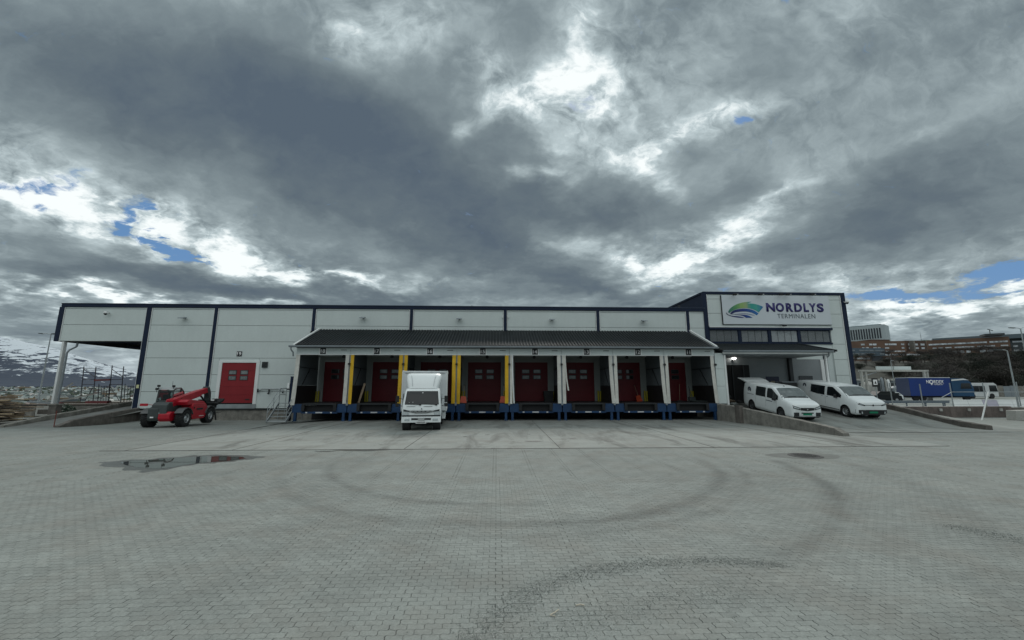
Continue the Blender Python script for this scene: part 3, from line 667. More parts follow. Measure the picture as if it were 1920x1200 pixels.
# wall lamps and cameras
def wall_lamp(x, z, label, y=YWL):
    t = thing('wall_lamp', label, 'lamp', (x, y, z), group='flat wall lamps along the top of the warehouse')
    MB().box(-.06, -.14, -.05, .06, 0, .05).build('bracket', GREYM, t)
    MB().prism([(-.52, -.10), (-.12, -.03), (-.12, .06), (-.50, -.04)], -.20, .20, 'x').build('housing', GREYM, t, bevel=.01)
    MB().add([(-.17, -.50, -.112), (.17, -.50, -.112), (.17, -.15, -.046), (-.17, -.15, -.046)], [(0, 3, 2, 1)]).build('lens', mat('lamp_lens', (.35,.37,.36), .3, 0, .1), t, fix=False)
    return t
for x, z, l in ((-23.9, 7.45, 'flat grey wall lamp above the red telehandler'), (-10.4, 7.55, 'flat grey wall lamp over the canopy, leftmost above the dark roof'), (-2.95, 7.52, 'flat grey wall lamp over the canopy, just right of the parked truck'), (4.35, 7.5, 'flat grey wall lamp over the canopy, in the middle panel between truck and sign'), (11.7, 7.45, 'flat grey wall lamp over the canopy, nearest the big sign')): wall_lamp(x, z, l)
def cctv(x, y, z, label, tilt=0):
    t = thing('security_camera', label, 'camera', (x, y, z))
    MB().box(-.05, -.20, .03, .05, 0, .11).build('wall_arm', TRIMW, t); MB().lathe([(.14, .0), (.14, .10), (.05, .135), (-.02, .13)], (0, -.26, 0), 'z', 18).build('housing', TRIMW, t, smooth=True)
    MB().lathe([(-.02, .12), (-.09, .10), (-.14, .05), (-.155, 0)], (0, -.26, 0), 'z', 18).build('dome', DGLASS, t, smooth=True)
cctv(-29.6, YWL, 7.75, 'white dome camera on the panelled overhang at the far left')
cctv(28.55, YWL-.05, 9.05, 'white dome camera on the blue right corner of the sign building')
MB(O).tube([(.46, YWL-.09, 7.62), (.46, YWL-.09, 7.78)], .05, 8).tube([(.88, YWL-.09, 7.62), (.88, YWL-.09, 7.78)], .05, 8).build('bracket_clip', TRIMW, wh)
MB(O).tube([(-2.0, YWL+.1, TOPZ), (-2.0, YWL+.1, TOPZ+.13)], .03, 6).tube([(15.0, YWL+.6, TOPZ), (15.0, YWL+.6, TOPZ+.35)], .09, 8).build('roof_vent', DARK, wh)

# ------------------------------------------------------------ dock canopy
XR = X0+8*PITCHX
dc = thing('dock_canopy', 'long dark corrugated lean-to roof over the eight loading docks', 'canopy', (.9, YF, 4.9)); oC = (.9, YF, 4.9)
def corrugated(parent, off, x0, x1, y0, z0, y1, z1, pitch=.215, amp=.075, left_skew=0, name='roof_sheet', m=ROOF, per=8):
    xs = []; n = int((x1-x0)/pitch)
    ph = [(0, 0), (.12, 1), (.5, 1), (.62, 0)]
    for k in range(n):
        for a, b_ in ph: xs.append((x0+(k+a)*pitch, b_*amp))
    xs.append((x0+n*pitch, 0)); sheets = []
    step = 4*per
    for s in range(0, len(xs)-1, step):
        seg = xs[s:s+step+1]
        MB(off).grid([[(x, y0, z0+h) for x, h in seg], [(x, (y0+y1)/2, (z0+z1)/2+h+.004) for x, h in seg], [(x, y1, z1+h) for x, h in seg]]).build(name, m, parent, fix=False)
corrugated(dc, oC, X0-.03, XR+.03, YF-.32, 5.0, YWL-.02, 6.58)
MB(oC).add([(X0-.06, YF-.3, 4.90), (XR+.06, YF-.3, 4.90), (XR+.06, YWL, 6.50), (X0-.06, YWL, 6.50), (X0-.06, YF-.3, 4.98), (XR+.06, YF-.3, 4.98), (XR+.06, YWL, 6.58), (X0-.06, YWL, 6.58)], [(0,1,2,3),(7,6,5,4),(0,4,5,1),(1,5,6,2),(3,2,6,7),(0,3,7,4)]).build('roof_deck', DARK, dc)
for x in (X0-.14, XR+.02): MB(oC).add([(x, YF-.34, 4.97), (x+.12, YF-.34, 4.97), (x+.12, YWL-.05, 6.62), (x, YWL-.05, 6.62), (x, YF-.34, 5.10), (x+.12, YF-.34, 5.10), (x+.12, YWL-.05, 6.74), (x, YWL-.05, 6.74)], [(0,1,2,3),(7,6,5,4),(0,4,5,1),(1,5,6,2),(3,2,6,7),(0,3,7,4)]).build('verge_board', TRIMW, dc)
MB(oC).prism([(YF-.50, 5.01), (YF-.50, 4.93), (YF-.46, 4.88), (YF-.38, 4.88), (YF-.34, 4.93), (YF-.34, 5.01)], X0-.35, XR+.15, 'x').build('gutter', GREYM, dc)
MB(oC).tube([(X0-.22, YF-.42, 4.9), (X0-.22, YF-.40, 4.75), (X0-.12, YF-.28, 4.55), (X0-.12, YF-.2, 4.3)], .05, 8).build('gutter_outlet', GREYM, dc, smooth=True)
MB(oC).box(XR+.1, YF-.46, 4.86, XR+1.6, YF-.34, 4.9).build('gutter_end', DARK, dc)
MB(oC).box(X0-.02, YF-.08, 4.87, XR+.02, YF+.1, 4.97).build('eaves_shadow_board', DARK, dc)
MB(oC).box(X0, YF+.1, 4.42, XR, YF+.22, 4.9).build('header_beam', DARK, dc)
MB(oC).box(X0, YWL-.35, 4.55, XR, YWL-.02, 4.9).build('rear_header', PANEL2, dc)

# ------------------------------------------------------------ dock bays
NUMS = [18, 17, 16, 15, 14, 13, 12, 11]
FL = {18: ('w', 'w'), 17: ('y', 'y'), 16: ('y', 'y'), 15: ('y', 'y'), 14: ('w', 'w'), 13: ('w', 'w'), 12: ('w', 'w'), 11: ('w', 'w')}
DESC = {18: 'with white side flaps, beside the steel steps', 17: 'with yellow side flaps and no vehicle, left of the truck', 16: 'with the white truck backed into it', 15: 'with yellow side flaps, right of the truck',
        14: 'with white flaps, first right of the yellow ones', 13: 'with white flaps, the left one torn loose', 12: 'with white flaps and an orange shovel inside', 11: 'at the right end beside the concrete ramp'}
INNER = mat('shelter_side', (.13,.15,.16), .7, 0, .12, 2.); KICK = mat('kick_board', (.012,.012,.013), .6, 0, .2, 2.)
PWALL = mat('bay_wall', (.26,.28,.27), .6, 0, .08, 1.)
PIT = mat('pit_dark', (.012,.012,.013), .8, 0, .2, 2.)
def flap(parent, off, xa, xb, m, bottom=1.2, sway=0., curl=0., name='flap'):
    rows_ = []
    for i in range(13):
        t = i/12; z = 4.43-(4.43-bottom)*t; dx_ = sway*t*t; dyy = -.02-.03*t-curl*t**3
        w = .01*math.sin(t*9+xa)
        rows_.append([(xa+dx_+(xb-xa)*u_+w*.3, YF-.03+dyy-.02*math.sin(u_*3.1)+.006*math.sin(t*14+u_*3), z) for u_ in (0, .25, .5, .75, 1)])
    o = MB(off).grid(rows_).build(name, m, parent, fix=False)
    md = o.modifiers.new('thick', 'SOLIDIFY'); md.thickness = .012; return o
for i, num in enumerate(NUMS):
    xl = X0+i*PITCHX; xr = xl+PITCHX; xc = (xl+xr)/2
    b = thing('dock_bay', f'dock bay numbered {num} {DESC[num]}', 'loading dock', (xc, YF, 0), group='loading dock bays under the long dark canopy'); ob = (xc, YF, 0)
    MB(ob).box(xl+.012, YF-.06, 4.45, xr-.004, YF+.08, 4.865).build('header_panel', PANEL2, b, bevel=.006)
    MB(ob).box(xl, YF-.08, 4.405, xr, YF+.09, 4.45).build('header_edge', TRIMW, b)
    sg = MB(ob).box(xc-.19-.03, YF-.10, 4.46, xc+.16, YF-.062, 4.86).build('number_plate', DARK, b, bevel=.004)
    MB(ob).box(xc-.30, YF-.075, 4.46, xc+.24, YF-.061, 4.862).build('plate_backing', TRIMW, sg)
    text(str(num), (xc-.03, YF-.101, 4.66), .25, WHITEL, sg, .29 if num != 11 else .22, .006, .012, 'digits', off=ob)
    mk = MB(ob)
    for q in range(9): mk.box(xr-.66+q*.045, YF-.068, 4.715, xr-.66+q*.045+(.038 if q % 3 else .042), YF-.062, 4.75+.006*(q % 2))
    mk.build('maker_mark', DARK, b)
    # flaps with the post between
    m0, m1 = (FLAP if k == 'w' else YEL for k in FL[num])
    curl = .12 if num == 14 else 0
    flap(b, ob, xl+(.05 if i else .0), xl+(.27 if num != 14 else .20), m0, 1.12 if i else 1.05, (-.0 if i else -.1), curl, 'side_flap')
    if num == 14: flap(b, ob, xl+.18, xl+.25, TRIMW, 1.15, .10, .1, 'side_flap')
    flap(b, ob, xr-.30, xr-.06, m1, 1.14, (0 if i < 5 else .12), 0, 'side_flap')
    if num == 13: 
        ff = flap(b, ob, xl+.22, xl+.30, FLAP, 2.0, .16, .1, 'torn_strip')
    MB(ob).box(xr-.055, YF-.02, 1.0, xr+.05 if i < 7 else xr+.0, YF+.06, 4.41).build('post_strip', GREYM, b)
    MB(ob).cyl((xr-.005, YF-.20, 3.78), (xr-.005, YF-.02, 3.80), .075, 14).build('signal_lamp', PLASTIC, b)
    MB(ob).box(xr-.08, YF-.10, 1.02, xr+.06, YF+.0, 1.22).build('post_shoe', GREYM, b, bevel=.01)
    # interior
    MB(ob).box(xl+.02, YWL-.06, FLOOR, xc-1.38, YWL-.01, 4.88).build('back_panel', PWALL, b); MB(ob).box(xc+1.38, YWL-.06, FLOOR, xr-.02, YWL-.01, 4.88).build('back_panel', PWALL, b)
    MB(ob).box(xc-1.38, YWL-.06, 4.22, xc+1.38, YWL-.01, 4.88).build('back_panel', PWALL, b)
    fr = MB(ob); fr.box(xc-1.42, YWL-.12, FLOOR, xc-1.27, YWL-.062, 4.28); fr.box(xc+1.27, YWL-.12, FLOOR, xc+1.42, YWL-.062, 4.28); fr.box(xc-1.26, YWL-.118, 4.12, xc+1.26, YWL-.062, 4.28); fr.build('door_frame', PWALL, b)
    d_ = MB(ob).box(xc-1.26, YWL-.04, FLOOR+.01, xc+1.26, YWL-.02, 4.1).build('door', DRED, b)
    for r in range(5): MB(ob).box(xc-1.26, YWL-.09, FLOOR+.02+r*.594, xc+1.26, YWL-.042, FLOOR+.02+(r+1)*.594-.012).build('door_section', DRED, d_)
    for zc in (2.98, 3.42):
        for s in (-.44, .44):
            MB(ob).box(xc+s-.30, YWL-.105, zc-.16, xc+s+.30, YWL-.092, zc+.16).build('window_frame', PLASTIC, d_)
            MB(ob).box(xc+s-.25, YWL-.112, zc-.12, xc+s+.25, YWL-.106, zc+.12).build('pane', WGLASS if num not in (12, 11, 18) else DGLASS, d_)
    for s in (-1, 1):
        xx = xl+.05 if s < 0 else xr-.05
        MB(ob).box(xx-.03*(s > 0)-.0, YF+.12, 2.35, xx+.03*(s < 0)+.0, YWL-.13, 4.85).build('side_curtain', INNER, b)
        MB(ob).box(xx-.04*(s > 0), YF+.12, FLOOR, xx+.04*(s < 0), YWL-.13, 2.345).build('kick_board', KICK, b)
        br = MB(ob); q = xx-s*.06; br.beam((q, YF+.3, 3.6), (q, YWL-.3, 3.55), .05, .05); br.beam((q, YF+1.9, 3.55), (q, YF+.9, 2.4), .04, .04); br.build('brace', DARK, b)
        gd = MB(ob); gd.cyl((xc+s*1.5, YWL-.28, FLOOR), (xc+s*1.5, YWL-.28, 1.95), .065, 10); gd.cyl((xc+s*1.66, YWL-.28, FLOOR), (xc+s*1.66, YWL-.28, 1.92), .05, 10); gd.build('door_guard', YG, b)
    MB(ob).cyl((xc+.2, YWL-.4, 4.5), (xc+.2, YWL-.25, 4.52), .12, 12).cyl((xc+.2, YWL-.33, 4.4), (xc+.2, YWL-.33, 4.88), .03, 6).build('bay_lamp', DARK, b)
    # leveller
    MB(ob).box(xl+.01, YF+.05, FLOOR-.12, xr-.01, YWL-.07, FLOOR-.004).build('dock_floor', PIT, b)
    MB(ob).box(xc-1.1, YF-.06, FLOOR-.03, xc+1.1, YF+2.6, FLOOR+.006).build('leveller_plate', DARK, b)
    MB(ob).box(xc-1.1, YF-.10, FLOOR-.075, xc+1.1, YF-.062, FLOOR-.03).build('leveller_lip', DARK, b)
    for s in (-1, 1):
        xs_, xe_ = (xl+.03, xl+.62) if s < 0 else (xr-.62, xr-.03)
        poly = [(xs_, FLOOR-.03), (xe_, FLOOR-.03), (xe_+(.0 if s > 0 else .12), .56), (xs_-(.0 if s < 0 else .12), .56)] 
        MB(ob).prism(poly, YF-.04, YF+.10, 'y').build('corner_block', BLUE, b, bevel=.008)
        xg = xl+.14 if s < 0 else xr-.30
        MB(ob).box(xg, YF-.02, 0.0, xg+.16, YF+.14, .56).build('leg', BLUE, b, bevel=.006)
        MB(ob).box(xg-.04, YF-.06, 0.0, xg+.20, YF+.18, .03).build('foot_plate', BLUE, b)
        xb_ = xl+.66 if s < 0 else xr-.88
        MB(ob).box(xb_, YF-.14, .66, xb_+.20, YF-.03, 1.10).build('bumper', BLACK, b, bevel=.015)
    MB(ob).box(xl+.62, YF-.02, .50, xr-.62, YF+.12, .62).build('lower_beam', BLUE, b)
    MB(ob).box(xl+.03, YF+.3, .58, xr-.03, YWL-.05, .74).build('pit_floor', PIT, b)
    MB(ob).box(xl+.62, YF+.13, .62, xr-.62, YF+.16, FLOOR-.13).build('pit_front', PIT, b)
    for a, w_ in ((-.84, .06), (-.02, .22), (.78, .06)): MB(ob).box(xc+a-w_, YF-.032, .525, xc+a+w_, YF-.021, .60).build('reflector', mat('reflector_white', (.55,.56,.57), .4, 0, .1), b)
    if i < 7: MB(ob).box(xr-.02, YF+.11, FLOOR, xr+.02, YWL-.14, 4.85).build('divider_wall', DARK, b)
# dark crawl space under the dock, end wall panels
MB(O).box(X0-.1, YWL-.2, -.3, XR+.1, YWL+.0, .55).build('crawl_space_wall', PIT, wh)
ew = thing('dock_end_screen', 'narrow grey panelled screen between dock bay 11 and the ramp entrance', 'screen wall', (15.7, YF, 0)); oe = (15.7, YF, 0)
for a, b_ in zip((1.1, 2.3, 3.5), (2.3, 3.5, 4.62)): MB(oe).box(XR+.05, YF-.02, a+.008, 16.04, YF+.10, b_-.008).build('screen_panel', PANEL, ew, bevel=.005)
MB(oe).box(16.05, YF-.05, 1.0, 16.17, YF+.14, 4.62).build('corner_trim', TRIMW, ew)
MB(oe).box(XR+.02, YF+.11, 1.1, XR+.12, YWL, 4.8).build('return_wall', PANEL2, ew)
MB(oe).box(15.98, YF+.15, 1.1, 16.1, YWL, 4.6).build('return_wall', PANEL2, ew)
pl = thing('service_post', 'dark blue post with a switch box left of dock bay 18', 'post', (-13.85, YF+.2, 0))
MB().box(-.09, -.06, .9, .07, .06, 2.95).build('post', NAVY, pl); MB().box(-.24, -.12, 2.15, -.1, 0, 2.5).build('switch_box', TRIMW, pl, bevel=.01); MB().box(-.23, -.13, 2.05, -.11, -.01, 2.14).build('socket', DARK, pl)
MB().box(-.12, -.1, 0, .1, .1, .9).build('post_foot', DARK, pl)
# things standing in the bays
def shovel(x, y, label, tilt, ry=.0):
    t = thing('snow_shovel', label, 'shovel', (x, y, FLOOR), 0, 'orange snow shovels kept in the dock bays')
    MB().add([(-.24, -.02, .0), (.24, -.02, .0), (.17, .05, .46), (-.17, .05, .46), (-.24, .02, .0), (.24, .02, .0), (.17, .08, .46), (-.17, .08, .46)], [(0,1,2,3),(7,6,5,4),(0,4,5,1),(1,5,6,2),(2,6,7,3),(3,7,4,0)]).build('blade', mat('shovel_orange', (.50,.06,.015), .5, 0, .1), t)
    MB().cyl((0, .05, .35), (0, .24, 1.25), .016, 8).build('shaft', WOOD, t); MB().cyl((-.08, .24, 1.26), (.08, .24, 1.26), .018, 8).build('grip', BLACK, t)
    t.rotation_euler = (R(-6), ry, R(tilt)); return t
xb = lambda n, a: X0+NUMS.index(n)*PITCHX+a
shovel(xb(15, .42), YF+.75, 'orange snow shovel standing behind the left flap of bay 15', 8, R(4)); shovel(xb(15, 3.2), YF+.9, 'orange snow shovel half hidden behind the right flap of bay 15', -10); shovel(xb(12, 2.72), YWL-.75, 'orange snow shovel leaning by the door in bay 12', 10, R(-8))
pk = tag(MB().beam((-.15, 0, 0), (.12, .25, 1.35), .14, .03, (0, 1, 0)).build('leaning_board', WOOD), 'pale board leaning against the left side of bay 17', 'board'); pk.location = (xb(17, .55), YF+1.0, FLOOR)
bn_ = thing('waste_bin', 'black bin on the right side of bay 14', 'bin', (xb(14, 3.0), YWL-.9, FLOOR)); MB().prism([(-.30, 0), (.30, 0), (.36, .75), (-.36, .75)], -.3, .3, 'y').build('body', BLACK, bn_, bevel=.02); MB().box(-.38, -.33, .75, .38, .33, .80).build('lid', PLASTIC, bn_, bevel=.015)
jk = thing('pallet_jack', 'small dark pallet jack parked on the right of bay 11', 'pallet jack', (xb(11, 2.7), YF+1.6, FLOOR), R(20))
for s in (-.2, .2): MB().box(s-.08, -1.0, .06, s+.08, 0, .12).build('fork', TGREY, jk)
MB().box(-.28, 0, .05, .28, .22, .38).build('pump_body', TGREY, jk, bevel=.03); MB().tube([(0, .1, .35), (0, .35, 1.15)], .025, 8).build('handle', TGREY, jk); MB().cyl((-.1, .12, .07), (.1, .12, .07), .07, 12).build('wheel', BLACK, jk)
brm = thing('broom', 'broom leaning in the right corner of bay 11', 'broom', (xb(11, 2.15), YWL-.6, FLOOR)); MB().cyl((0, -.2, .08), (.25, .2, 1.3), .015, 6).build('stick', WOOD, brm); MB().box(-.2, -.26, 0, .2, -.16, .09).build('brush', DARK, brm)

# steel steps
st = thing('steel_steps', 'galvanised steel steps with handrails left of dock bay 18', 'steps', (-14.3, YF-.3, 0)); oS = (-14.3, 27.3, 0)
gal = GALV; xs0, xs1 = -14.85, -13.62
sy = YF-.55
for k in range(5):
    z = .1+k*.21; y = sy+k*.24
    MB(oS).box(xs0+.04, y, z, xs1-.04, y+.25, z+.035).build('tread', gal, st)
MB(oS).box(xs0, sy+1.2, 1.12, xs1, sy+2.1, 1.16).build('landing', gal, st)
for x in (xs0, xs1):
    MB(oS).beam((x, sy-.05, .0), (x, sy+1.25, 1.14), .04, .16).build('stringer', gal, st)
    r_ = MB(oS).tube([(x, sy-.05, 0), (x, sy-.05, .95), (x, sy+1.25, 2.15), (x, sy+2.1, 2.15)], .024, 8).tube([(x, sy-.05, .55), (x, sy+1.25, 1.72), (x, sy+2.1, 1.72)], .018, 8).tube([(x, sy+1.25, 0), (x, sy+1.25, 2.15)], .022, 8).tube([(x, sy+.6, .45), (x, sy+.6, 1.55)], .018, 8).tube([(x, sy+2.1, 0), (x, sy+2.1, 2.15)], .022, 8)
    r_.build('handrail', gal, st, smooth=True)
MB(oS).tube([(xs0, sy-.05, .03), (xs1, sy-.05, .03)], .03, 8).build('foot_rail', gal, st)

# ------------------------------------------------------------ office block with sign
of = thing('office_block', 'taller white panelled block at the right end carrying the big sign', 'building', (22.7, YWL, 0)); oO = (22.7, YWL, 0)
OX0, OX1, OT = 16.85, 28.6, 9.86
MB(oO).box(OX0+.05, YWL+.11, -.3, OX1-.02, 60, OT-.1).build('block_body', PANEL2, of)
MB(oO).box(OX0-.06, YWL+.13, 8.3, OX0+.045, 60, OT-.02).build('side_wall', NAVY, of)
MB(oO).box(OX0-.12, YWL-.08, OT-.16, OX1+.05, YWL+.3, OT+.05).build('parapet_trim', NAVY, of, bevel=.02)
MB(oO).box(OX0-.14, YWL+.3, OT-.10, OX0+.1, 60, OT+.05).build('parapet_trim', NAVY, of)
MB(oO).box(OX1-.1, YWL+.3, OT-.10, OX1+.05, 60, OT+.05).build('parapet_trim', NAVY, of)
for x, z0, w in ((OX0, 5.0, .17), (OX1-.11, -.3, .17), (26.35, 1.0, .14)):
    MB(oO).box(x-w, YWL-.07, z0, x+w, YWL+.13, OT-.16 if w > .15 else 5.0).build('frame_post', NAVY, of, bevel=.012)
MB(oO).box(OX0+.18, YWL-.03, 7.05, OX0+.24, YWL+.02, OT-.17).build('edge_flashing', TRIMW, of); MB(oO).box(OX1-.36, YWL-.03, 1.0, OX1-.30, YWL+.02, OT-.17).build('edge_flashing', TRIMW, of)
orow = [.7, 1.9, 3.15, 4.4, 5.65, 6.98, 8.12, 9.3, 9.7]
for a, b_ in zip(orow, orow[1:]):
    if a > 6.9: panel(of, oO, OX0+.25, 22.6, a, b_); panel(of, oO, 22.6, OX1-.37, a, b_)
    else: panel(of, oO, 27.1, OX1-.37, a, b_)
panel(of, oO, OX0+.25, 27.1, 5.05, 5.66); panel(of, oO, 24.0, 26.2, 4.4, 5.05); 
MB(oO).box(OX0+.25, YWL-.05, 6.97, 27.1, YWL+.02, 7.03).build('sill_flashing', TRIMW, of)
MB(oO).box(OX0+.15, YWL-.14, 6.78, 27.2, YWL+.1, 6.96).build('window_head', NAVY, of, bevel=.01)
MB(oO).box(OX0+.15, YWL-.08, 5.62, 27.12, YWL+.1, 5.76).build('window_sill', NAVY, of, bevel=.01)
SLAT = mat('blind_slat', (.58,.63,.65), .4, .2, .12, 3.)
wxs = [17.02, 19.4, 19.62, 21.85, 22.08, 24.3, 24.52, 27.0]
for i in range(4):
    a, b_ = wxs[2*i], wxs[2*i+1]
    fr = MB(oO); fr.box(a, YWL-.02, 5.77, a+.05, YWL+.08, 6.77); fr.box(b_-.05, YWL-.02, 5.77, b_, YWL+.08, 6.77); fr.box(a+.05, YWL-.018, 5.77, b_-.05, YWL+.08, 5.82); fr.box(a+.05, YWL-.018, 6.72, b_-.05, YWL+.08, 6.77)
    fo = fr.build('window_frame', NAVY, of)
    MB(oO).box(a+.05, YWL+.04, 5.82, b_-.05, YWL+.06, 6.72).build('pane', DGLASS, fo)
    for k in range(12):
        z = 5.86+k*.075; t = R((25, 34, 48, 30)[i])
        MB(oO).obox(((a+b_)/2, YWL-.0, z), (1, 0, 0), (0, math.cos(t), math.sin(t)), (0, -math.sin(t), math.cos(t)), (b_-a)/2-.06, .034, .003).build('blind_slat', SLAT, fo)
    tp = MB(oO)
    for k in range(1, 4): x = a+(b_-a)*k/4; tp.box(x-.012, YWL-.045, 5.82, x+.012, YWL-.038, 6.73)
    tp.build('ladder_tape', DARK, fo)
for x in (19.51, 21.965, 24.41): MB(oO).box(x-.10, YWL-.06, 5.76, x+.10, YWL+.1, 6.78).build('mullion', NAVY, of)
# ground floor under the entrance canopy
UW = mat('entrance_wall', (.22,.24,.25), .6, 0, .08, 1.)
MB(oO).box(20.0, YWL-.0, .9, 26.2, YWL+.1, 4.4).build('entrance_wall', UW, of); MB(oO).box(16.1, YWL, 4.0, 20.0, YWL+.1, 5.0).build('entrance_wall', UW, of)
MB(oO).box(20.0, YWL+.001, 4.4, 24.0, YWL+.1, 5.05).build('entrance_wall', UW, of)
MB(oO).box(16.9, YWL-.05, .9, 20.0, YWL+.02, 4.0).build('open_gateway', PIT, of)
for x in (17.6, 18.6, 19.5): MB(oO).box(x-.04, YWL-.12, 1.0, x+.04, YWL-.055, 3.9).build('gate_strip', DARK, of)
MB(oO).box(16.6, YWL-.08, 3.95, 20.1, YWL-.0, 4.1).build('gateway_lintel', UW, of)
dr = MB(oO).box(21.3, YWL-.04, 1.0, 22.35, YWL-.002, 3.05).build('entrance_door', mat('door_navy', (.010,.014,.045), .4, 0, .1), of); MB(oO).box(21.65, YWL-.05, 2.0, 22.0, YWL-.041, 2.7).build('poster', mat('poster_tan', (.20,.17,.11), .6, 0, .4, 9.), dr)
MB(oO).box(22.2, YWL-.10, 1.9, 22.26, YWL-.042, 2.05).build('handle', CHROME, dr)
MB(oO).box(24.0, YWL-.05, 2.0, 25.1, YWL-.002, 3.1).build('dark_window', DGLASS, of)
MB(oO).tube([(20.75, YWL-.1, 2.2), (20.75, YWL-.1, 2.65), (21.3, YWL-.1, 2.65)], .04, 6).build('wall_pipe', DARK, of)
MB(oO).box(23.15, YWL-.25, 1.0, 23.42, YWL-.02, 4.9).build('inner_column', DARK, of)
MB(oO).box(25.9, YWL-.06, 1.0, 26.18, YWL-.002, 4.4).build('corner_trim', TRIMW, of)
bb = MB(oO).box(17.75, YWL-.09, 4.2, 18.15, YWL-.01, 4.58).build('number_plate', DARK, of)
text('10', (17.95, YWL-.095, 4.39), .18, mat('dim_letter', (.35,.36,.36), .5, 0, 0), bb, .22, .004, .02, 'digits', off=oO)
gl_ = thing('bulkhead_lamp', 'lit round lamp under the entrance canopy beside dock bay 11', 'lamp', (18.72, YWL-.25, 4.46)); MB().lathe([(-.11, 0), (-.08, .10), (0, .15), (.06, .13), (.09, 0)], (0, 0, 0), 'z', 18).build('bulb_cover', LAMPW, gl_, smooth=True); MB().box(-.08, .0, -.20, .08, .25, -.10).build('bracket', DARK, gl_)
ec = thing('entrance_canopy', 'dark tiled lean-to roof with a white fascia over the ramp entrance', 'canopy', (20, YF, 4.7)); oE = (20, YF, 4.7)
corrugated(ec, oE, 15.95, 24.2, YF-.25, 4.78, YWL-.03, 5.64, .24, .035)
MB(oE).add([(15.95, YF-.22, 4.66), (24.1, YF-.22, 4.66), (24.1, YWL, 5.5), (15.95, YWL, 5.5), (15.95, YF-.22, 4.75), (24.1, YF-.22, 4.75), (24.1, YWL, 5.6), (15.95, YWL, 5.6)], [(0,1,2,3),(7,6,5,4),(0,4,5,1),(1,5,6,2),(3,2,6,7),(0,3,7,4)]).build('roof_deck', DARK, ec)
MB(oE).box(15.95, YF-.2, 4.56, 23.75, YF-.10, 4.70).build('fascia', TRIMW, ec, bevel=.008)
MB(oE).prism([(YF-.36, 4.80), (YF-.36, 4.72), (YF-.3, 4.66), (YF-.22, 4.70), (YF-.22, 4.8)], 15.9, 23.9, 'x').build('gutter', GREYM, ec)
MB(oE).box(15.95, YF-.1, 4.50, 23.75, YWL-.1, 4.55).build('ceiling', UW, ec)
MB(oE).add([(24.12, YF-.26, 4.72), (24.22, YF-.26, 4.72), (24.22, YWL, 5.58), (24.12, YWL, 5.58), (24.12, YF-.26, 4.86), (24.22, YF-.26, 4.86), (24.22, YWL, 5.72), (24.12, YWL, 5.72)], [(0,1,2,3),(7,6,5,4),(0,4,5,1),(1,5,6,2),(3,2,6,7),(0,3,7,4)]).build('verge_board', DARK, ec)
MB(oE).tube([(23.6, YF-.3, 4.66), (23.6, YF-.2, 4.45), (23.75, YF+.3, 4.25), (23.8, YF+.4, 4.0), (23.8, YF+.4, .7)], .055, 8).build('downpipe', GALV, ec, smooth=True)
MB(oE).box(23.45, YF-.05, .6, 23.57, YF+.07, 4.56).build('post', TRIMW, ec)
# roof slope of the office seen over the warehouse
# sign
sgn = thing('company_sign', 'large grey sign board reading NORDLYS TERMINALEN with a green and blue swoosh', 'sign', (22.7, YWL-.1, 8.4)); oG = (22.7, YWL-.1, 8.4)
SGM = mat('sign_board', (.60,.645,.68), .35, 0, .02, .5)
MB(oG).box(18.22, YWL-.12, 7.22, 27.2, YWL-.03, 9.60).build('board', SGM, sgn, bevel=.012)
MB(oG).box(18.19, YWL-.10, 7.19, 27.23, YWL-.025, 7.218).box(18.17, YWL-.10, 7.19, 18.216, YWL-.025, 9.6).build('board_edge', DARK, sgn)
NV = mat('letter_navy', (.018,.012,.13), .4, 0, 0); GR = mat('letter_grey', (.075,.10,.115), .4, 0, 0)
def sg(x, y): p = at(x, y, YWL-.13); return (p[0], p[2])
# word, one mesh per letter
lets = [('N',1436.5,1453),('O',1454.5,1470),('R',1473.5,1487),('D',1489,1503.5),('L',1506.5,1516),('Y',1517,1530),('S',1531.5,1544)]
zt, zb = sg(1490, 568.5)[1], sg(1490, 584.8)[1]
for ch, a, b_ in lets:
    xa, xb2 = sg(a, 576)[0], sg(b_, 576)[0]; ex = .02 if ch in 'OS' else 0
    text(ch, ((xa+xb2)/2, YWL-.121, (zt+zb)/2), zt-zb+ex, NV, sgn, xb2-xa, .02, .045, 'letter', off=oG)
a, b_ = sg(1457.5, 592)[0], sg(1528.5, 592)[0]; zt, zb = sg(1490, 588.6)[1], sg(1490, 596.8)[1]
text('TERMINALEN', ((a+b_)/2, YWL-.121, (zt+zb)/2), zt-zb, GR, sgn, b_-a, .012, .0, 'lettering', off=oG, space=1.12)
def spline(pts, n=6):
    out = []; P = [Vector((p[0], p[1], 0)) for p in pts]
    for i in range(len(P)-1):
        p0 = P[max(i-1, 0)]; p1 = P[i]; p2 = P[i+1]; p3 = P[min(i+2, len(P)-1)]
        for k in range(n):
            t = k/n; q = .5*((2*p1)+(p2-p0)*t+(2*p0-5*p1+4*p2-p3)*t*t+(3*p1-p0-3*p2+p3)*t**3); out.append((q.x, q.y))
    out.append(tuple(P[-1].xy)); return out
def band(A, B, m, name, depth=.018):
    """strip between two curves given in zoom pixels of the emblem"""
    A, B = spline(A, 5), spline(B, 5); nn = 40
    def rs(L):
        L = np.array(L); s = np.r_[0, np.cumsum(np.hypot(*(L[1:]-L[:-1]).T))]; t = np.linspace(0, s[-1], nn); return np.c_[np.interp(t, s, L[:, 0]), np.interp(t, s, L[:, 1])]
    A, B = rs(A), rs(B); rows_ = []
    for L in (A, B):
        w = [sg(1340+x/14.77, 550+y/14.77) for x, y in L]; rows_.append([(x, YWL-.122-depth, z) for x, z in w])
    back = [[(x, YWL-.119, z) for x, y, z in r] for r in rows_]
    mb = MB(oG); mb.grid([back[0], rows_[0], rows_[1], back[1]]); return mb.build(name, m, sgn, fix=False)
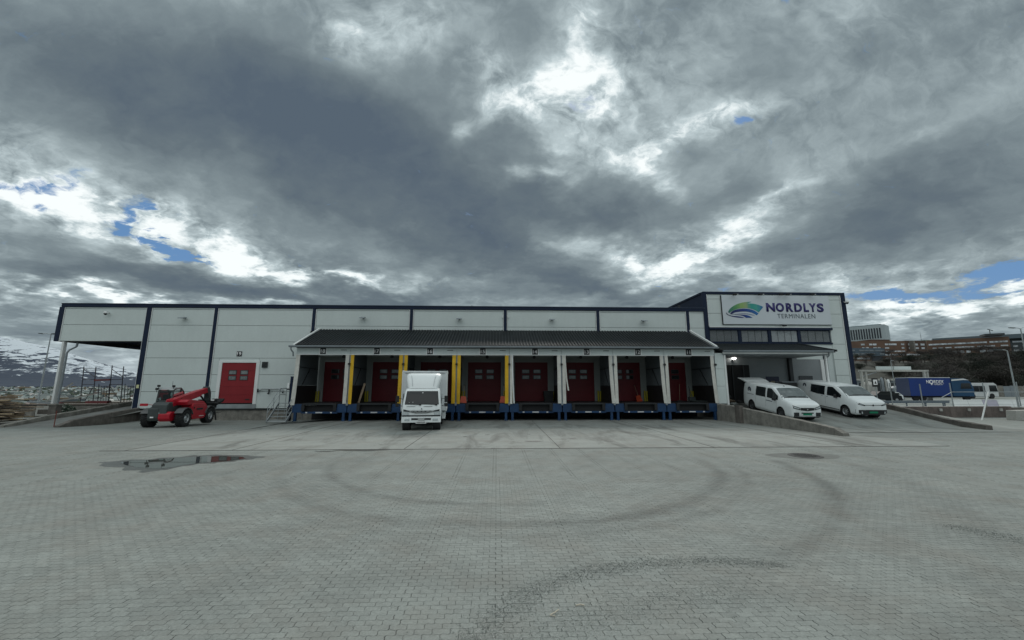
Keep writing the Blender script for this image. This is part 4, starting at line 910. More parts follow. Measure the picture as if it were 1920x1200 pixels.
m_, b2 = newmat('emblem_aurora'); g = N('ShaderNodeNewGeometry'); s_ = N('ShaderNodeSeparateXYZ'); setin(s_, 0, g.outputs['Position'])
xa, xb2 = sg(1364, 580)[0], sg(1431, 580)[0]
mp = N('ShaderNodeMapping'); setin(mp, 0, g.outputs['Position']); mp.inputs[3].default_value = (9, 0, .6)
fx = MA('ADD', MR(s_.outputs[0], xa, xb2), MA('MULTIPLY', MA('SUBTRACT', NOISE(mp.outputs[0], 1., 3, .6), .5), .22))
setin(b2, 'Base Color', RAMP(fx, [(0, (.02,.13,.14)), (.25, (.10,.30,.10)), (.42, (.28,.42,.14)), (.52, (.30,.40,.20)), (.66, (.02,.30,.26)), (.82, (.06,.36,.30)), (1, (.01,.10,.35))]))
b2.inputs['Roughness'].default_value = .4
band([(372,515),(395,470),(440,410),(520,350),(620,300),(730,265),(830,262),(900,281),(1000,283),(1100,292),(1230,328),(1342,377)], [(405,550),(440,518),(500,478),(620,430),(740,412),(850,407),(960,416),(1060,440),(1130,470),(1190,505),(1218,532)], m_, 'emblem_arc')
band([(720,268),(790,250),(860,240),(1010,232)], [(720,272),(800,276),(890,284),(1010,237)], m_, 'emblem_tip', .016)
m_, b2 = newmat('emblem_blue'); g = N('ShaderNodeNewGeometry'); s_ = N('ShaderNodeSeparateXYZ'); setin(s_, 0, g.outputs['Position'])
setin(b2, 'Base Color', RAMP(MR(s_.outputs[0], xa, xb2), [(0, (.008,.012,.06)), (.45, (.01,.03,.20)), (.9, (.01,.16,.42))])); b2.inputs['Roughness'].default_value = .4
band([(425,565),(480,500),(560,458),(660,436),(800,426),(940,433),(1050,460),(1140,505),(1212,556)], [(450,580),(490,566),(560,530),(660,512),(780,502),(900,506),(1010,530),(1090,560),(1168,608)], m_, 'emblem_arc')
band([(480,578),(700,562),(860,558),(980,576),(1110,615)], [(480,584),(700,572),(860,570),(980,590),(1110,617)], m_, 'emblem_line')
band([(560,592),(700,592),(860,598),(960,625),(1045,676)], [(560,594),(700,606),(780,626),(830,650),(872,678)], m_, 'emblem_arc')
band([(325,523),(345,562),(400,598),(500,622),(640,634),(740,648),(822,676)], [(318,548),(350,590),(420,622),(500,645),(600,664),(690,674),(760,678)], m_, 'emblem_line')
for i, (x, l) in enumerate(((1376, 'leftmost black floodlight above the NORDLYS sign'), (1424, 'second black floodlight from the left above the sign'), (1463, 'boxy black floodlight over the middle of the sign'), (1475, 'floodlight just right of the boxy one above the sign'), (1521, 'rightmost black floodlight above the NORDLYS sign'), (1469, 'black floodlight under the lower edge of the sign'))):
    p = at(x, 552.5 if i < 5 else 610.5, YWL-.3); t = thing('floodlight', l, 'floodlight', (p[0], YWL-.12, p[2]), group='floodlights round the big sign')
    MB().tube([(0, .1, .08), (0, -.22, .05)], .025, 6).build('arm', DARK, t); MB().box(-.13, -.40, -.08, .13, -.20, .06).build('housing', BLACK, t, bevel=.015)
    if i in (0, 1, 3, 4): MB().box(.10, -.30, .0, .32, -.26, .03).build('shade', TRIMW, t)

# ------------------------------------------------------------ ramps and low concrete walls
def rz(y): return max(0., .115*(y-22.3))             # right ramp
def wall_strip(name, label, pts, th, m, cat='concrete wall', group=None, chip=0, pieces=1):
    """pts: (x, y, zbottom, ztop) along the wall"""
    cx = sum(p[0] for p in pts)/len(pts); cy = sum(p[1] for p in pts)/len(pts)
    t = thing(name, label, cat, (cx, cy, 0), 0, group); off = (cx, cy, 0)
    for k in range(len(pts)-1):
        (x0, y0, b0, t0), (x1, y1, b1, t1) = pts[k], pts[k+1]; d = Vector((x1-x0, y1-y0, 0)).normalized(); nrm = Vector((-d.y, d.x, 0))*th/2
        g = d*.006; x0 += g.x; y0 += g.y; x1 -= g.x; y1 -= g.y; rows_ = []; nn = 8
        ring = []
        for i in range(nn+1):
            u = i/nn; x = x0+(x1-x0)*u; y = y0+(y1-y0)*u; b_ = b0+(b1-b0)*u; tt = t0+(t1-t0)*u+.012*math.sin(i*2.3+k)
            c_ = .02
            ring.append([(x-nrm.x, y-nrm.y, b_), (x-nrm.x, y-nrm.y, tt-c_), (x-nrm.x*.8, y-nrm.y*.8, tt), (x+nrm.x*.8, y+nrm.y*.8, tt), (x+nrm.x, y+nrm.y, tt-c_), (x+nrm.x, y+nrm.y, b_)])
        mb = MB(off); mb.grid(ring); m6 = len(ring[0]); mb.f.append(tuple(range(m6))); mb.f.append(tuple(len(mb.v)-m6+q for q in range(m6))[::-1])
        mb.build('wall_segment', m, t)
    return t
# right ramp surface
rx = np.linspace(16.2, 29.2, 14); ry = np.concatenate([[19.9, 22.3], np.linspace(23, 31, 9)])
AX, AY = np.meshgrid(rx, ry); AZ = np.vectorize(lambda a, b: rz(b))(AX, AY)+.010
sheet('ramp_surface', AX, AY, AZ, SLAB)
rw = wall_strip('ramp_wall', 'stained concrete ramp wall in front of the vans, sloping down from dock bay 11', [(15.42, 27.75, -.05, 1.09), (15.46, 26.2, -.05, 1.05), (15.85, 22.9, -.05, .74), (16.15, 19.9, -.05, .44), (16.2, 18.9, -.05, .34), (16.24, 18.45, -.05, .14)], .32, CONC)
MB((15.9, 24.6, 0)).box(15.25, 27.2, -.05, 15.50, 27.7, 1.08).build('end_block', CONC2, rw)
wall_strip('ramp_wall', 'low dark concrete kerb wall on the far right of the van ramp', [(26.15, 20.75, -.03, .24), (26.95, 23.4, .0, .38), (27.8, 26.4, .2, .82), (29.0, 31, .8, 1.3)], .28, CONC2)
# left ramp
def lz(y): return -.1+.105*max(0, y-25)
lx = np.linspace(-28.6, -25.6, 5); ly = np.linspace(24.6, 34.4, 10)
AX, AY = np.meshgrid(lx, ly); AX = AX+(AY-24.6)*-.02; AZ = np.vectorize(lambda a, b: lz(b))(AX, AY)+.01
sheet('ramp_surface', AX, AY, AZ, mat('ramp_concrete', (.17,.175,.165), .85, 0, .25, 1.5, .4, 40))
wall_strip('ramp_wall', 'brown stained concrete wall rising to the blue corner behind the telehandler', [(-25.5, 24.75, -.15, .02), (-25.6, 25.6, -.15, .28), (-25.85, 28.2, -.25, .56), (-26.35, 30.9, -.3, .72)], .30, CONC2)
wall_strip('ramp_wall', 'low concrete wall along the far edge of the left ramp, below the white post', [(-28.75, 24.9, -.1, .06), (-28.95, 27.2, 0, .42), (-29.3, 30.6, .2, .72), (-29.6, 34.6, .3, 1.15)], .28, CONC)
dk = thing('loading_deck', 'pale concrete deck edge under the overhang carrying the scaffold', 'concrete deck', (-32, 36, 0)); ok_ = (-32, 36, 0)
MB(ok_).box(-40.5, 34.9, -.3, -26.9, 46, .78).build('deck', CONC, dk)
for k in range(5): MB(ok_).box(-40.4+k*2.7, 34.78, -.1, -37.75+k*2.7, 34.89, .72).build('face_panel', CONCL if k % 2 else CONC, dk, bevel=.01)
MB(ok_).box(-40.5, 34.7, .785, -27.0, 35.4, .83).build('edge_timber', WOODD, dk)
# leaning timber and junk on the deck
scrap = [((-38.6, 36.5, .85), (-35.2, 38.5, 1.95), 'long pale pole leaning left of the scaffold'), ((-39.5, 37, .85), (-38.4, 38, 2.6), 'pale beam standing askew behind the white post'), ((-36.9, 35.6, .84), (-39.8, 36.0, 1.0), 'grey plank lying behind the deck edge')]
for i, (a, b_, l) in enumerate(scrap):
    t = tag(MB(a).beam(a, b_, .12, .12).build('loose_beam', CONCL if i < 2 else GREYM), l, 'beam'); t.location = a
bs = thing('block_pillar', 'short brown masonry pillar at the foot of the white post', 'pillar', (-30.6, 29.4, 0)); MB().box(-.25, -.2, 0, .25, .2, 1.0).build('shaft', CONC2, bs, bevel=.02); MB().box(-.3, -.25, 1.003, .3, .25, 1.1).build('cap', CONC, bs)
tag(MB(gat(101, 800)).cyl(gat(101, 800), tuple(a+b_ for a, b_ in zip(gat(101, 800), (0, 0, .9))), .022, 8).build('marker_rod', mat('rust_red', (.16,.04,.03), .7, 0, .2)), 'thin rusty red marker rod at the foot of the left ramp', 'rod').location = gat(101, 800)
# shrub
def shrub(loc, rx_, h, n, m, label, name='shrub', cat='shrub', leaf=.05):
    t = thing(name, label, cat, loc); s = MB(); f = MB()
    for i in range(9):
        a = rng.uniform(0, 6.28); tip = (rx_*.8*math.cos(a), rx_*.8*math.sin(a), h*rng.uniform(.6, 1)); s.cyl((0, 0, 0), tip, .018, 5, .005)
    for i in range(n):
        a = rng.uniform(0, 6.28); r = rx_*math.sqrt(rng.random())*(1+.25*math.sin(a*3)); z = h*rng.uniform(.08, 1)*(1-.35*(r/rx_)**2); p = Vector((r*math.cos(a), r*math.sin(a), z))
        u = Vector(rng.normal(0, 1, 3)).normalized(); v = u.orthogonal().normalized(); q = leaf*rng.uniform(.6, 1.4)
        f.add([tuple(p+u*q), tuple(p+v*q*.5), tuple(p-u*q), tuple(p-v*q*.5)], [(0, 1, 2, 3)])
    s.build('stem', WOODD, t); f.build('foliage', m, t, fix=False); return t
GREEN = mat('shrub_leaf', (.035,.065,.04), .8, 0, .4, 5.)
shrub((-31.2, 30.6, .1), .55, .95, 900, GREEN, 'small dark green shrub between the timber stack and the white post')
# timber stack
ts = thing('timber_stack', 'big untidy stack of weathered planks at the left edge', 'timber stack', (-33.9, 28.6, 0)); pm = []
for k, (L, w, h) in enumerate(((3.4, .16, .05), (2.6, .2, .045), (3.9, .12, .06), (1.9, .22, .07))):
    o = MB().box(-L/2, -w/2, -h/2, L/2, w/2, h/2).build('plank', [WOOD, WOODD, mat('fresh_wood', (.40,.31,.20), .8, 0, .3, 3.), CONC2][k], ts); pm.append(o)
protos = pm[:]; cnt = 0
for layer in range(12):
    z = .12+layer*.115
    for r in range(5):
        if layer > 9 and r % 2: continue
        o = protos[int(rng.integers(0, 3)) if rng.random() < .93 else 3]
        if cnt >= 4: o = o.copy(); COL.objects.link(o); o.parent = ts
        else: o = protos[cnt]
        o.location = (rng.normal(0, .35)+(layer % 3)*.12, -1.0+r*.42+rng.normal(0, .06), z+rng.normal(0, .012)); o.rotation_euler = (rng.normal(0, .03), rng.normal(0, .02), rng.normal(0, .07)); cnt += 1
MB().box(-1.2, -1.1, 1.46, .7, .8, 1.62).build('crate_board', WOOD, ts)
b_ = MB()
for x in (-1.3, 0, 1.3): b_.box(x-.06, -1.1, .0, x+.06, 1., .06)
b_.build('bearer', WOODD, ts)
wl = tag(MB().box(-3.2, -1.0, 0, 3.2, 1.2, .4).box(-2.6, -.9, .403, 1.2, 1.0, .75).build('plank_pile', WOOD), 'lower pile of boards at the outer left edge beside the big stack', 'timber pile'); wl.location = (-38.2, 30.4, 0)

# scaffold on the deck
sc = thing('scaffold_frame', 'dark steel scaffold frames standing on the deck under the overhang', 'scaffold', (-33, 38, .78)); oc = (-33, 38, .78)
def px(x, y, Y=38): p = at(x, y, Y); return p
def sbar(mb, a, b_, r=.03, Y=38, Y2=None): mb.cyl(at(*a, Y), at(*b_, Y2 or Y), r, 6)
SM = mat('scaffold_steel', (.035,.035,.045), .6, .3, .3, 3.); SRED = mat('rusty_beam', (.16,.035,.035), .7, 0, .3, 3.)
for xt, yt, xb_, yb in ((157.5, 687, 150, 757), (180, 688, 174, 757), (210.5, 685, 203, 757), (232, 687, 226, 757)):
    m_ = MB(oc); sbar(m_, (xt, yt), (xb_, yb), .035); m_.build('upright', SM, sc)
m_ = MB(oc)
for a, b_ in (((156, 691.5), (180, 691.5)), ((155, 712), (178, 711)), ((153.5, 721), (177, 721)), ((208.5, 712), (230.5, 711)), ((207, 721), (229.5, 721))): sbar(m_, a, b_)
m_.build('ledger', SM, sc)
m_ = MB(oc)
for a, b_ in (((157, 692), (179, 708)), ((210, 692), (231, 708)), ((205, 722), (224, 752)), ((175, 725), (160, 750))): sbar(m_, a, b_, .025)
m_.build('diagonal', SM, sc)
m_ = MB(oc); m_.beam(at(177, 713, 38), at(207, 712, 38), .1, .14); m_.build('red_beam', SRED, sc)
for k, (xa_, xz_) in enumerate(((183, 203), (232, 254))):
    t = thing('safety_railing', ('dark guard rail frame between the scaffold bays', 'dark guard rail frame between the scaffold and the blue corner')[k], 'railing', (at((xa_+xz_)/2, 757, 37)[0], 37, .78)); og = tuple(t.location)
    m_ = MB(og)
    for i in range(5): x = xa_+(xz_-xa_)*i/4; m_.cyl(at(x, 757 if True else 0, 37), at(x+2.6, 720 if i in (0, 4) else 724, 37), .03 if i in (0, 4) else .018, 6)
    m_.build('bars', SM, t); m_ = MB(og); m_.cyl(at(xa_+2.5, 724, 37), at(xz_+2.5, 724, 37), .025, 6); m_.build('top_rail', SM, t)
for k in range(6):
    x = -38+k*1.9; tag(MB().box(-.9, -.2, 0, .9, .2, .10+.05*(k % 3)).build('board_bundle', WOODD if k % 2 else SRED), ['dark boards lying at the left end of the deck', 'rusty bundle on the deck left of the scaffold', 'dark boards at the foot of the first scaffold frame', 'rusty bundle between the scaffold frames', 'dark boards at the foot of the right scaffold frame', 'rusty bundle next to the blue corner'][k], 'board bundle').location = (x, 36.2+.1*(k % 2), .84)

# ------------------------------------------------------------ lofted vehicle bodies
FR = np.array([0, .05, .12, .25, .4, .55, .66, .76, .85, .92, .965, .99, 1.0])
XLO = np.array([.86, .955, .99, 1.0, 1.0, .995, .985, .965, .93, .885, .82, .66, 0.])
XHI = np.array([.88, .965, .995, 1.0, .998, .99, .978, .957, .932, .905, .862, .74, 0.])
class Body:
    def __init__(s, st):                       # stations (y, zb, zt, w, k)
        a = np.array(st, float); ys = np.unique(np.concatenate([a[:, 0], np.linspace(a[0, 0], a[-1, 0], 40)]))
        s.ys = ys; s.zb, s.zt, s.w, s.k = (np.interp(ys, a[:, 0], a[:, i]) for i in (1, 2, 3, 4))
        for arr in (s.zt, s.zb):               # soften
            q = arr.copy(); q[1:-1] = arr[:-2]*.2+arr[1:-1]*.6+arr[2:]*.2; arr[4:-3] = q[4:-3]
    def P(s, y): return tuple(float(np.interp(y, s.ys, q)) for q in (s.zb, s.zt, s.w, s.k))
    def SX(s, y, z):
        zb, zt, w, k = s.P(y); f = (z-zb)/(zt-zb)
        if f > 1: return -1.
        return w*float(np.interp(f, FR, XLO*(1-k)+XHI*k))
    def ZT(s, y, x):
        zb, zt, w, k = s.P(y); xf = XLO*(1-k)+XHI*k; f = float(np.interp(abs(x)/w, xf[::-1][:9], FR[::-1][:9])); return zb+f*(zt-zb)
    def mesh(s):
        rows_ = []
        for i, y in enumerate(s.ys):
            xf = XLO*(1-s.k[i])+XHI*s.k[i]; r = [(-s.w[i]*a, y, s.zb[i]+f*(s.zt[i]-s.zb[i])) for a, f in zip(xf, FR)]
            rows_.append(r+[(-x, yy, z) for x, yy, z in r[::-1][1:]])
        mb = MB(); m = len(rows_[0]); mb.add([p for r in rows_ for p in r], [(i*m+j, i*m+(j+1) % m, (i+1)*m+(j+1) % m, (i+1)*m+j) for i in range(len(rows_)-1) for j in range(m)])
        n = len(rows_); mb.f += [tuple(range(m)), tuple((n-1)*m+q for q in range(m))[::-1]]; return mb
    def side(s, y0, y1, zlo, zhi, off=.006, n=10, sgn=(-1, 1)):
        out = []
        for sg_ in sgn:
            rows_ = []
            for i in range(n+1):
                y = y0+(y1-y0)*i/n; a, b_ = zlo(y), zhi(y); rows_.append([(sg_*(max(s.SX(y, a+(b_-a)*j/5), .1)+off), y, a+(b_-a)*j/5) for j in range(6)])
            out.append(MB().grid(rows_))
        return out
    def top(s, y0, y1, hw, off=.008, n=8):
        rows_ = []
        for i in range(n+1):
            y = y0+(y1-y0)*i/n; h_ = hw(y); rows_.append([(h_*t, y-off, s.ZT(y, h_*t)+off) for t in np.linspace(-1, 1, 13)])
        return MB().grid(rows_)
    def FY(s, x, z):
        ys = s.ys[s.ys < 1.6]; v = np.array([s.SX(y, z) for y in ys]); v = np.maximum.accumulate(v)
        return float(np.interp(abs(x), v, ys)) if abs(x) > v[0] else (ys[0] if v[0] >= 0 else float(np.interp(0, v, ys)))
    def frontp(s, xs, zlo, zhi, off=.008, n=4):
        rows_ = []
        for x in xs:
            a, b_ = zlo(x), zhi(x); rows_.append([(x, s.FY(x, a+(b_-a)*j/n)-off, a+(b_-a)*j/n) for j in range(n+1)])
        return MB().grid(rows_)
def boolean_cut(o, cutters):
    for c_ in cutters:
        m_ = o.modifiers.new('b', 'BOOLEAN'); m_.object = c_; m_.operation = 'DIFFERENCE'; m_.solver = 'EXACT'
    dg = bpy.context.evaluated_depsgraph_get(); me = bpy.data.meshes.new_from_object(o.evaluated_get(dg)); o.modifiers.clear(); o.data = me
    for c_ in cutters: bpy.data.objects.remove(c_)
def wheel(parent, x, y, r, w, rimm=SILVER, dish=.03, tread=False, hub=.62, holes=5):
    sgn = 1 if x > 0 else -1
    prof = [(-w/2, r*hub), (-w/2, r*.9), (-w*.42, r*.97), (-w*.3, r), (w*.3, r), (w*.42, r*.97), (w/2, r*.9), (w/2, r*hub)]
    t = MB().lathe(prof, (x, y, r), 'x', 32).build('wheel', TYRE, parent, smooth=True)
    rm = MB().lathe([(sgn*(w/2-.005), r*hub), (sgn*(w/2-.02), r*(hub-.05)), (sgn*(w/2-dish-.03), r*(hub-.1)), (sgn*(w/2-dish), r*.3), (sgn*(w/2-.02), r*.22), (sgn*(w/2-.015), 0)], (x, y, r), 'x', 24).build('rim', rimm, t, smooth=True)
    hh = MB()
    for k in range(holes):
        a = 2*math.pi*k/holes+.3; c_ = (x+sgn*(w/2-dish-.015), y+math.cos(a)*r*.42, r+math.sin(a)*r*.42)
        hh.cyl((c_[0]-.01*sgn, c_[1], c_[2]), (c_[0]+.022*sgn, c_[1], c_[2]), r*.085, 8)
    hh.build('rim_hole', BLACK, t)
    if tread:
        l = MB()
        for k in range(22):
            a = 2*math.pi*k/22
            for q in (-1, 1):
                aa = a+q*.07; c_ = Vector((x+q*w*.24, y+math.cos(aa)*r*1.0, r+math.sin(aa)*r*1.0)); rad = Vector((0, math.cos(aa), math.sin(aa))); tan = Vector((.5*q, -math.sin(aa), math.cos(aa))).normalized(); ax = rad.cross(tan)
                l.obox(c_, tan, ax, rad, .045, w*.26, .03)
        l.build('tread_lug', TYRE, t)
    return t
def van(label, loc, rotz, rotx, spec):
    v = thing('white_van', label, 'van', loc, rotz, 'white electric vans parked on the ramp', rotx)
    B = Body(spec['st']); b = B.mesh().build('body', WPAINT, v)
    cuts = []
    for y in spec['axles']:
        for s in (-1, 1): cuts.append(MB().cyl((s*.66, y, spec['r']+.02), (s*1.2, y, spec['r']+.02), spec['r']*1.17, 28).build('c', WPAINT, v))
    boolean_cut(b, cuts); smooth_by_angle(b.data, 38)
    for y in spec['axles']:
        for s in (-1, 1):
            MB().lathe([(s*.665, 0), (s*.67, spec['r']*1.16), (s*.95, spec['r']*1.165)], (0, y, spec['r']+.02), 'x', 28).build('wheel_arch', BLACK, v)
            wheel(v, s*.83, y, spec['r'], .22, spec['rim'], holes=spec.get('holes', 5))
    MB().box(-.8, .6, .16, .8, spec['L']-.3, .3).build('chassis', BLACK, v)
    w0, w1, hw = spec['ws']
    wsz = B.top(w0, w1, hw, .010).build('windscreen', SGLASS, v, smooth=True, fix=False)
    B.top(w0-.06, w0+.02, lambda y: hw(w0)+.02, .007, 2).build('wiper_cowl', PLASTIC, v, fix=False)
    mb = MB(); mb.tube([(-.5, w0-.0, B.ZT(w0, .5)+.03), (.05, w0+.02, B.ZT(w0+.02, 0)+.035)], .008, 5); mb.tube([(.15, w0-.0, B.ZT(w0, .1)+.03), (.62, w0+.02, B.ZT(w0+.02, .6)+.035)], .008, 5); mb.build('wiper', BLACK, wsz)
    for y0, y1, lo, hi in spec['wins']:
        for mb in B.side(y0, y1, lo, hi, .005): mb.build('side_window', DGLASS, v, smooth=True, fix=False)
    # panel gaps
    gp = MB()
    for y0, z0, z1 in spec['gaps']:
        for mb in B.side(y0-.006, y0+.006, lambda y: z0, lambda y: z1, .003, 1): gp.add(mb.v, mb.f)
    for mb in B.side(spec['gaps'][0][0], spec['axles'][1]-.45, lambda y: .36, lambda y: .40, .02, 14): mb.build('sill_strip', PLASTIC if spec['dark_sill'] else WPAINT, v, fix=False)
    gp.build('panel_gap', mat('gap_dark', (.10,.11,.11), .7, 0, 0), v, fix=False)
    for y in spec['handles']:
        for mb in B.side(y, y+.16, lambda q: 1.08, lambda q: 1.11, .02, 2): mb.build('door_handle', WPAINT if not spec['dark_sill'] else GREYM, v, fix=False)
    my, mz = spec['mirror']
    for s in (-1, 1):
        x = B.SX(my, mz); m_ = MB().prism([(x, mz-.05), (x+.10, mz-.09), (x+.21, mz-.06), (x+.22, mz+.12), (x+.10, mz+.16), (x+.07, mz+.05)], my, my+.12, 'y')
        if s < 0: m_.v = [(-a, b_, c_) for a, b_, c_ in m_.v]
        m_.build('mirror', PLASTIC if spec['dark_mirror'] else WPAINT, v, bevel=.02)
    return v, B
# first van
L1 = 4.96
st1 = [(0,.30,.96,.76,0),(.03,.28,1.03,.84,0),(.09,.25,1.08,.89,0),(.2,.24,1.13,.93,0),(.4,.23,1.19,.955,0),(.7,.22,1.26,.96,.1),(.9,.22,1.33,.96,.3),(1.05,.22,1.43,.96,.5),(1.35,.22,1.64,.96,.85),(1.62,.22,1.81,.96,1),(1.85,.22,1.88,.96,1),(2.4,.22,1.92,.96,1),(4.4,.22,1.91,.96,1),(4.85,.24,1.90,.958,1),(4.94,.30,1.88,.95,1),(4.96,.36,1.85,.94,1)]
sp1 = dict(st=st1, axles=(.98, 4.0), r=.345, rim=mat('dark_rim', (.07,.075,.08), .5, .3, .1), L=L1, ws=(.94, 1.70, lambda y: .86-.12*(y-.94)/.76),
 wins=[(1.24, 2.30, lambda y: 1.12+.03*(y-1.2), lambda y: min(1.76, 1.36+.62*(y-1.24)) if y < 2.26 else 1.73), (2.46, 3.50, lambda y: 1.14, lambda y: 1.76)],
 gaps=[(1.36,.4,1.2),(2.42,.34,1.72),(3.55,.34,1.72)], dark_sill=False, handles=(2.15, 2.6), mirror=(1.38, 1.14), dark_mirror=True)
def put(x, y, L, heading=0):   # root at the nose, on the ramp
    return (x, y, rz(y)+.012)
slope = math.atan(.115)
v1, B1 = van('white van with its tailgate raised, parked on the ramp nearer the docks', (18.62, 23.75, rz(23.75)+.012), R(-2.5), slope, sp1)
fl = lambda a: (lambda x: a)
B1.frontp(np.linspace(-.40, .40, 9), lambda x: .64+.05*abs(x)/.4, fl(.84), .010).build('grille', PLASTIC, v1, fix=False)
B1.frontp(np.linspace(-.36, .36, 7), fl(.50), fl(.56), .010).build('lower_grille', PLASTIC, v1, fix=False)
B1.frontp(np.linspace(-.80, .80, 17), fl(.26), lambda x: .33+.0*abs(x), .012).build('bumper_insert', PLASTIC, v1, fix=False)
for s in (-1, 1):
    B1.frontp(np.linspace(s*.42, s*.82, 7), lambda x: .70+.10*(abs(x)-.42)/.4, lambda x: .84+.14*(abs(x)-.42)/.4, .012).build('headlight', DGLASS, v1, fix=False); B1.frontp(np.linspace(s*.47, s*.78, 6), lambda x: .74+.10*(abs(x)-.42)/.4, lambda x: .81+.13*(abs(x)-.42)/.4, .016).build('lamp_lens', HLAMP, v1, fix=False)
    B1.frontp(np.linspace(s*.50, s*.80, 5), fl(.34), fl(.56), .011).build('fog_lamp_surround', PLASTIC, v1, fix=False)
MB().box(-.26, -.03, .40, .26, -.012, .51).build('number_plate', GPLATE, v1, bevel=.004)
MB().lathe([(-.03, 0), (-.025, .045), (0, .05)], (0, -.01, .735), 'y', 14).build('bonnet_badge', CHROME, v1)
MB().prism([(1.93,1.86),(2.02,1.94),(2.10,1.90)], -.03, .03, 'x').build('roof_aerial', BLACK, v1)
# side lettering and round emblem
for s in (-1, 1):
    x = s*(B1.SX(4.1, 1.42)+.006); c_ = (x, 4.25, 1.42)
    mb = MB().lathe([(s*.004, .10), (s*.006, .19), (0, .20)], c_, 'x', 24); mb.build('round_emblem', mat('emblem_ink', (.02,.03,.06), .5, 0, 0), v1)
    e_ = MB()
    for k in (-1, 0, 1): e_.box(x, 4.25+k*.06-.02, 1.36+.03*k, x+s*.006, 4.25+k*.06+.015, 1.48)
    e_.build('emblem_mark', mat('emblem_ink', (.02,.03,.06)), v1)
    for (y0, n_, z0, hh_) in ((1.75, 9, .93, .05), (3.75, 11, 1.12, .03)):
        l = MB()
        for k in range(n_): y = y0+k*.072; xx = s*(B1.SX(y, z0)+.005); l.box(xx, y, z0, xx+s*.004, y+.052, z0+hh_*(1.2 if k % 4 == 0 else 1))
        l.build('side_lettering', mat('emblem_ink', (.02,.03,.06)), v1)
# open back and raised tailgate
MB().box(-.78, 4.955, .45, .78, 4.985, 1.74).build('open_boot', mat('boot_dark', (.02,.02,.02), .9, 0, 0), v1)
tg = MB(); tg.prism([(4.80,1.90),(5.2,2.02),(5.85,2.10),(5.93,2.06),(5.5,1.99),(5.0,1.88)], -.84, .84, 'x'); tgo = tg.build('tailgate', WPAINT, v1, bevel=.02)
MB().prism([(5.15,1.965),(5.6,2.035),(5.6,2.03),(5.15,1.955)], -.66, .66, 'x').build('rear_window', DGLASS, tgo)
MB().cyl((-.8, 4.9, 1.7), (-.8, 5.35, 2.0), .015, 6).cyl((.8, 4.9, 1.7), (.8, 5.35, 2.0), .015, 6).build('gas_strut', BLACK, v1)
# second van
st2 = [(0,.36,1.02,.76,0),(.03,.32,1.08,.84,0),(.10,.30,1.14,.90,0),(.25,.26,1.19,.94,0),(.5,.25,1.26,.965,0),(.75,.25,1.34,.97,.15),(.9,.25,1.41,.97,.3),(1.3,.25,1.66,.97,.75),(1.65,.25,1.85,.97,1),(1.9,.25,1.91,.97,1),(2.6,.25,1.95,.97,1),(4.8,.25,1.94,.97,1),(5.28,.28,1.93,.965,1),(5.36,.34,1.90,.955,1),(5.38,.38,1.87,.945,1)]
sp2 = dict(st=st2, axles=(.95, 4.3), r=.355, rim=SILVER, L=5.38, ws=(.86, 1.76, lambda y: .87-.12*(y-.86)/.90),
 wins=[(1.26, 2.42, lambda y: 1.17+.02*(y-1.2), lambda y: min(1.78, 1.36+.60*(y-1.26)) if y < 2.38 else 1.75), (2.62, 3.92, lambda y: 1.18+max(0, y-3.3)*.12, lambda y: 1.78)],
 gaps=[(1.40,.45,1.25),(2.56,.36,1.80),(3.98,.36,1.80)], dark_sill=True, handles=(2.3, 2.75), mirror=(1.5, 1.2), dark_mirror=True, holes=8)
v2, B2 = van('larger white van with a plain smooth nose and black bumper, parked on the right', (23.3, 24.35, rz(24.35)+.012), R(-3), slope, sp2)
B2.frontp(np.linspace(-.93, .93, 21), fl(.30), lambda x: .60-.0*x, .014).build('bumper_insert', PLASTIC, v2, fix=False)
B2.frontp(np.linspace(-.52, .52, 9), fl(.875), fl(.905), .012).build('light_strip', PLASTIC, v2, fix=False)
for s in (-1, 1):
    h_ = B2.frontp(np.linspace(s*.5, s*.86, 7), lambda x: .84+.08*(abs(x)-.5)/.36, lambda x: .90+.15*(abs(x)-.5)/.36, .013).build('headlight', DGLASS, v2, fix=False)
    B2.frontp(np.linspace(s*.6, s*.80, 4), lambda x: .88+.08*(abs(x)-.5)/.36, lambda x: .90+.10*(abs(x)-.5)/.36, .018).build('lamp_lens', HLAMP, h_, fix=False)
    B2.frontp(np.linspace(s*.66, s*.73, 2), fl(.36), fl(.50), .02).build('fog_lamp', HLAMP, v2, fix=False)
    x = s*(B2.SX(4.6, 1.62)+.006); MB().lathe([(s*.004, .07), (s*.006, .16), (0, .17)], (x, 4.55, 1.62), 'x', 24).build('round_emblem', mat('emblem_ink', (.02,.03,.06)), v2)
MB().box(-.26, -.04, .40, .26, -.018, .51).build('number_plate', GPLATE, v2, bevel=.004)
MB().lathe([(-.025, 0), (-.02, .05), (0, .055)], (0, -.005, .885), 'y', 14).build('bonnet_badge', PLASTIC, v2)
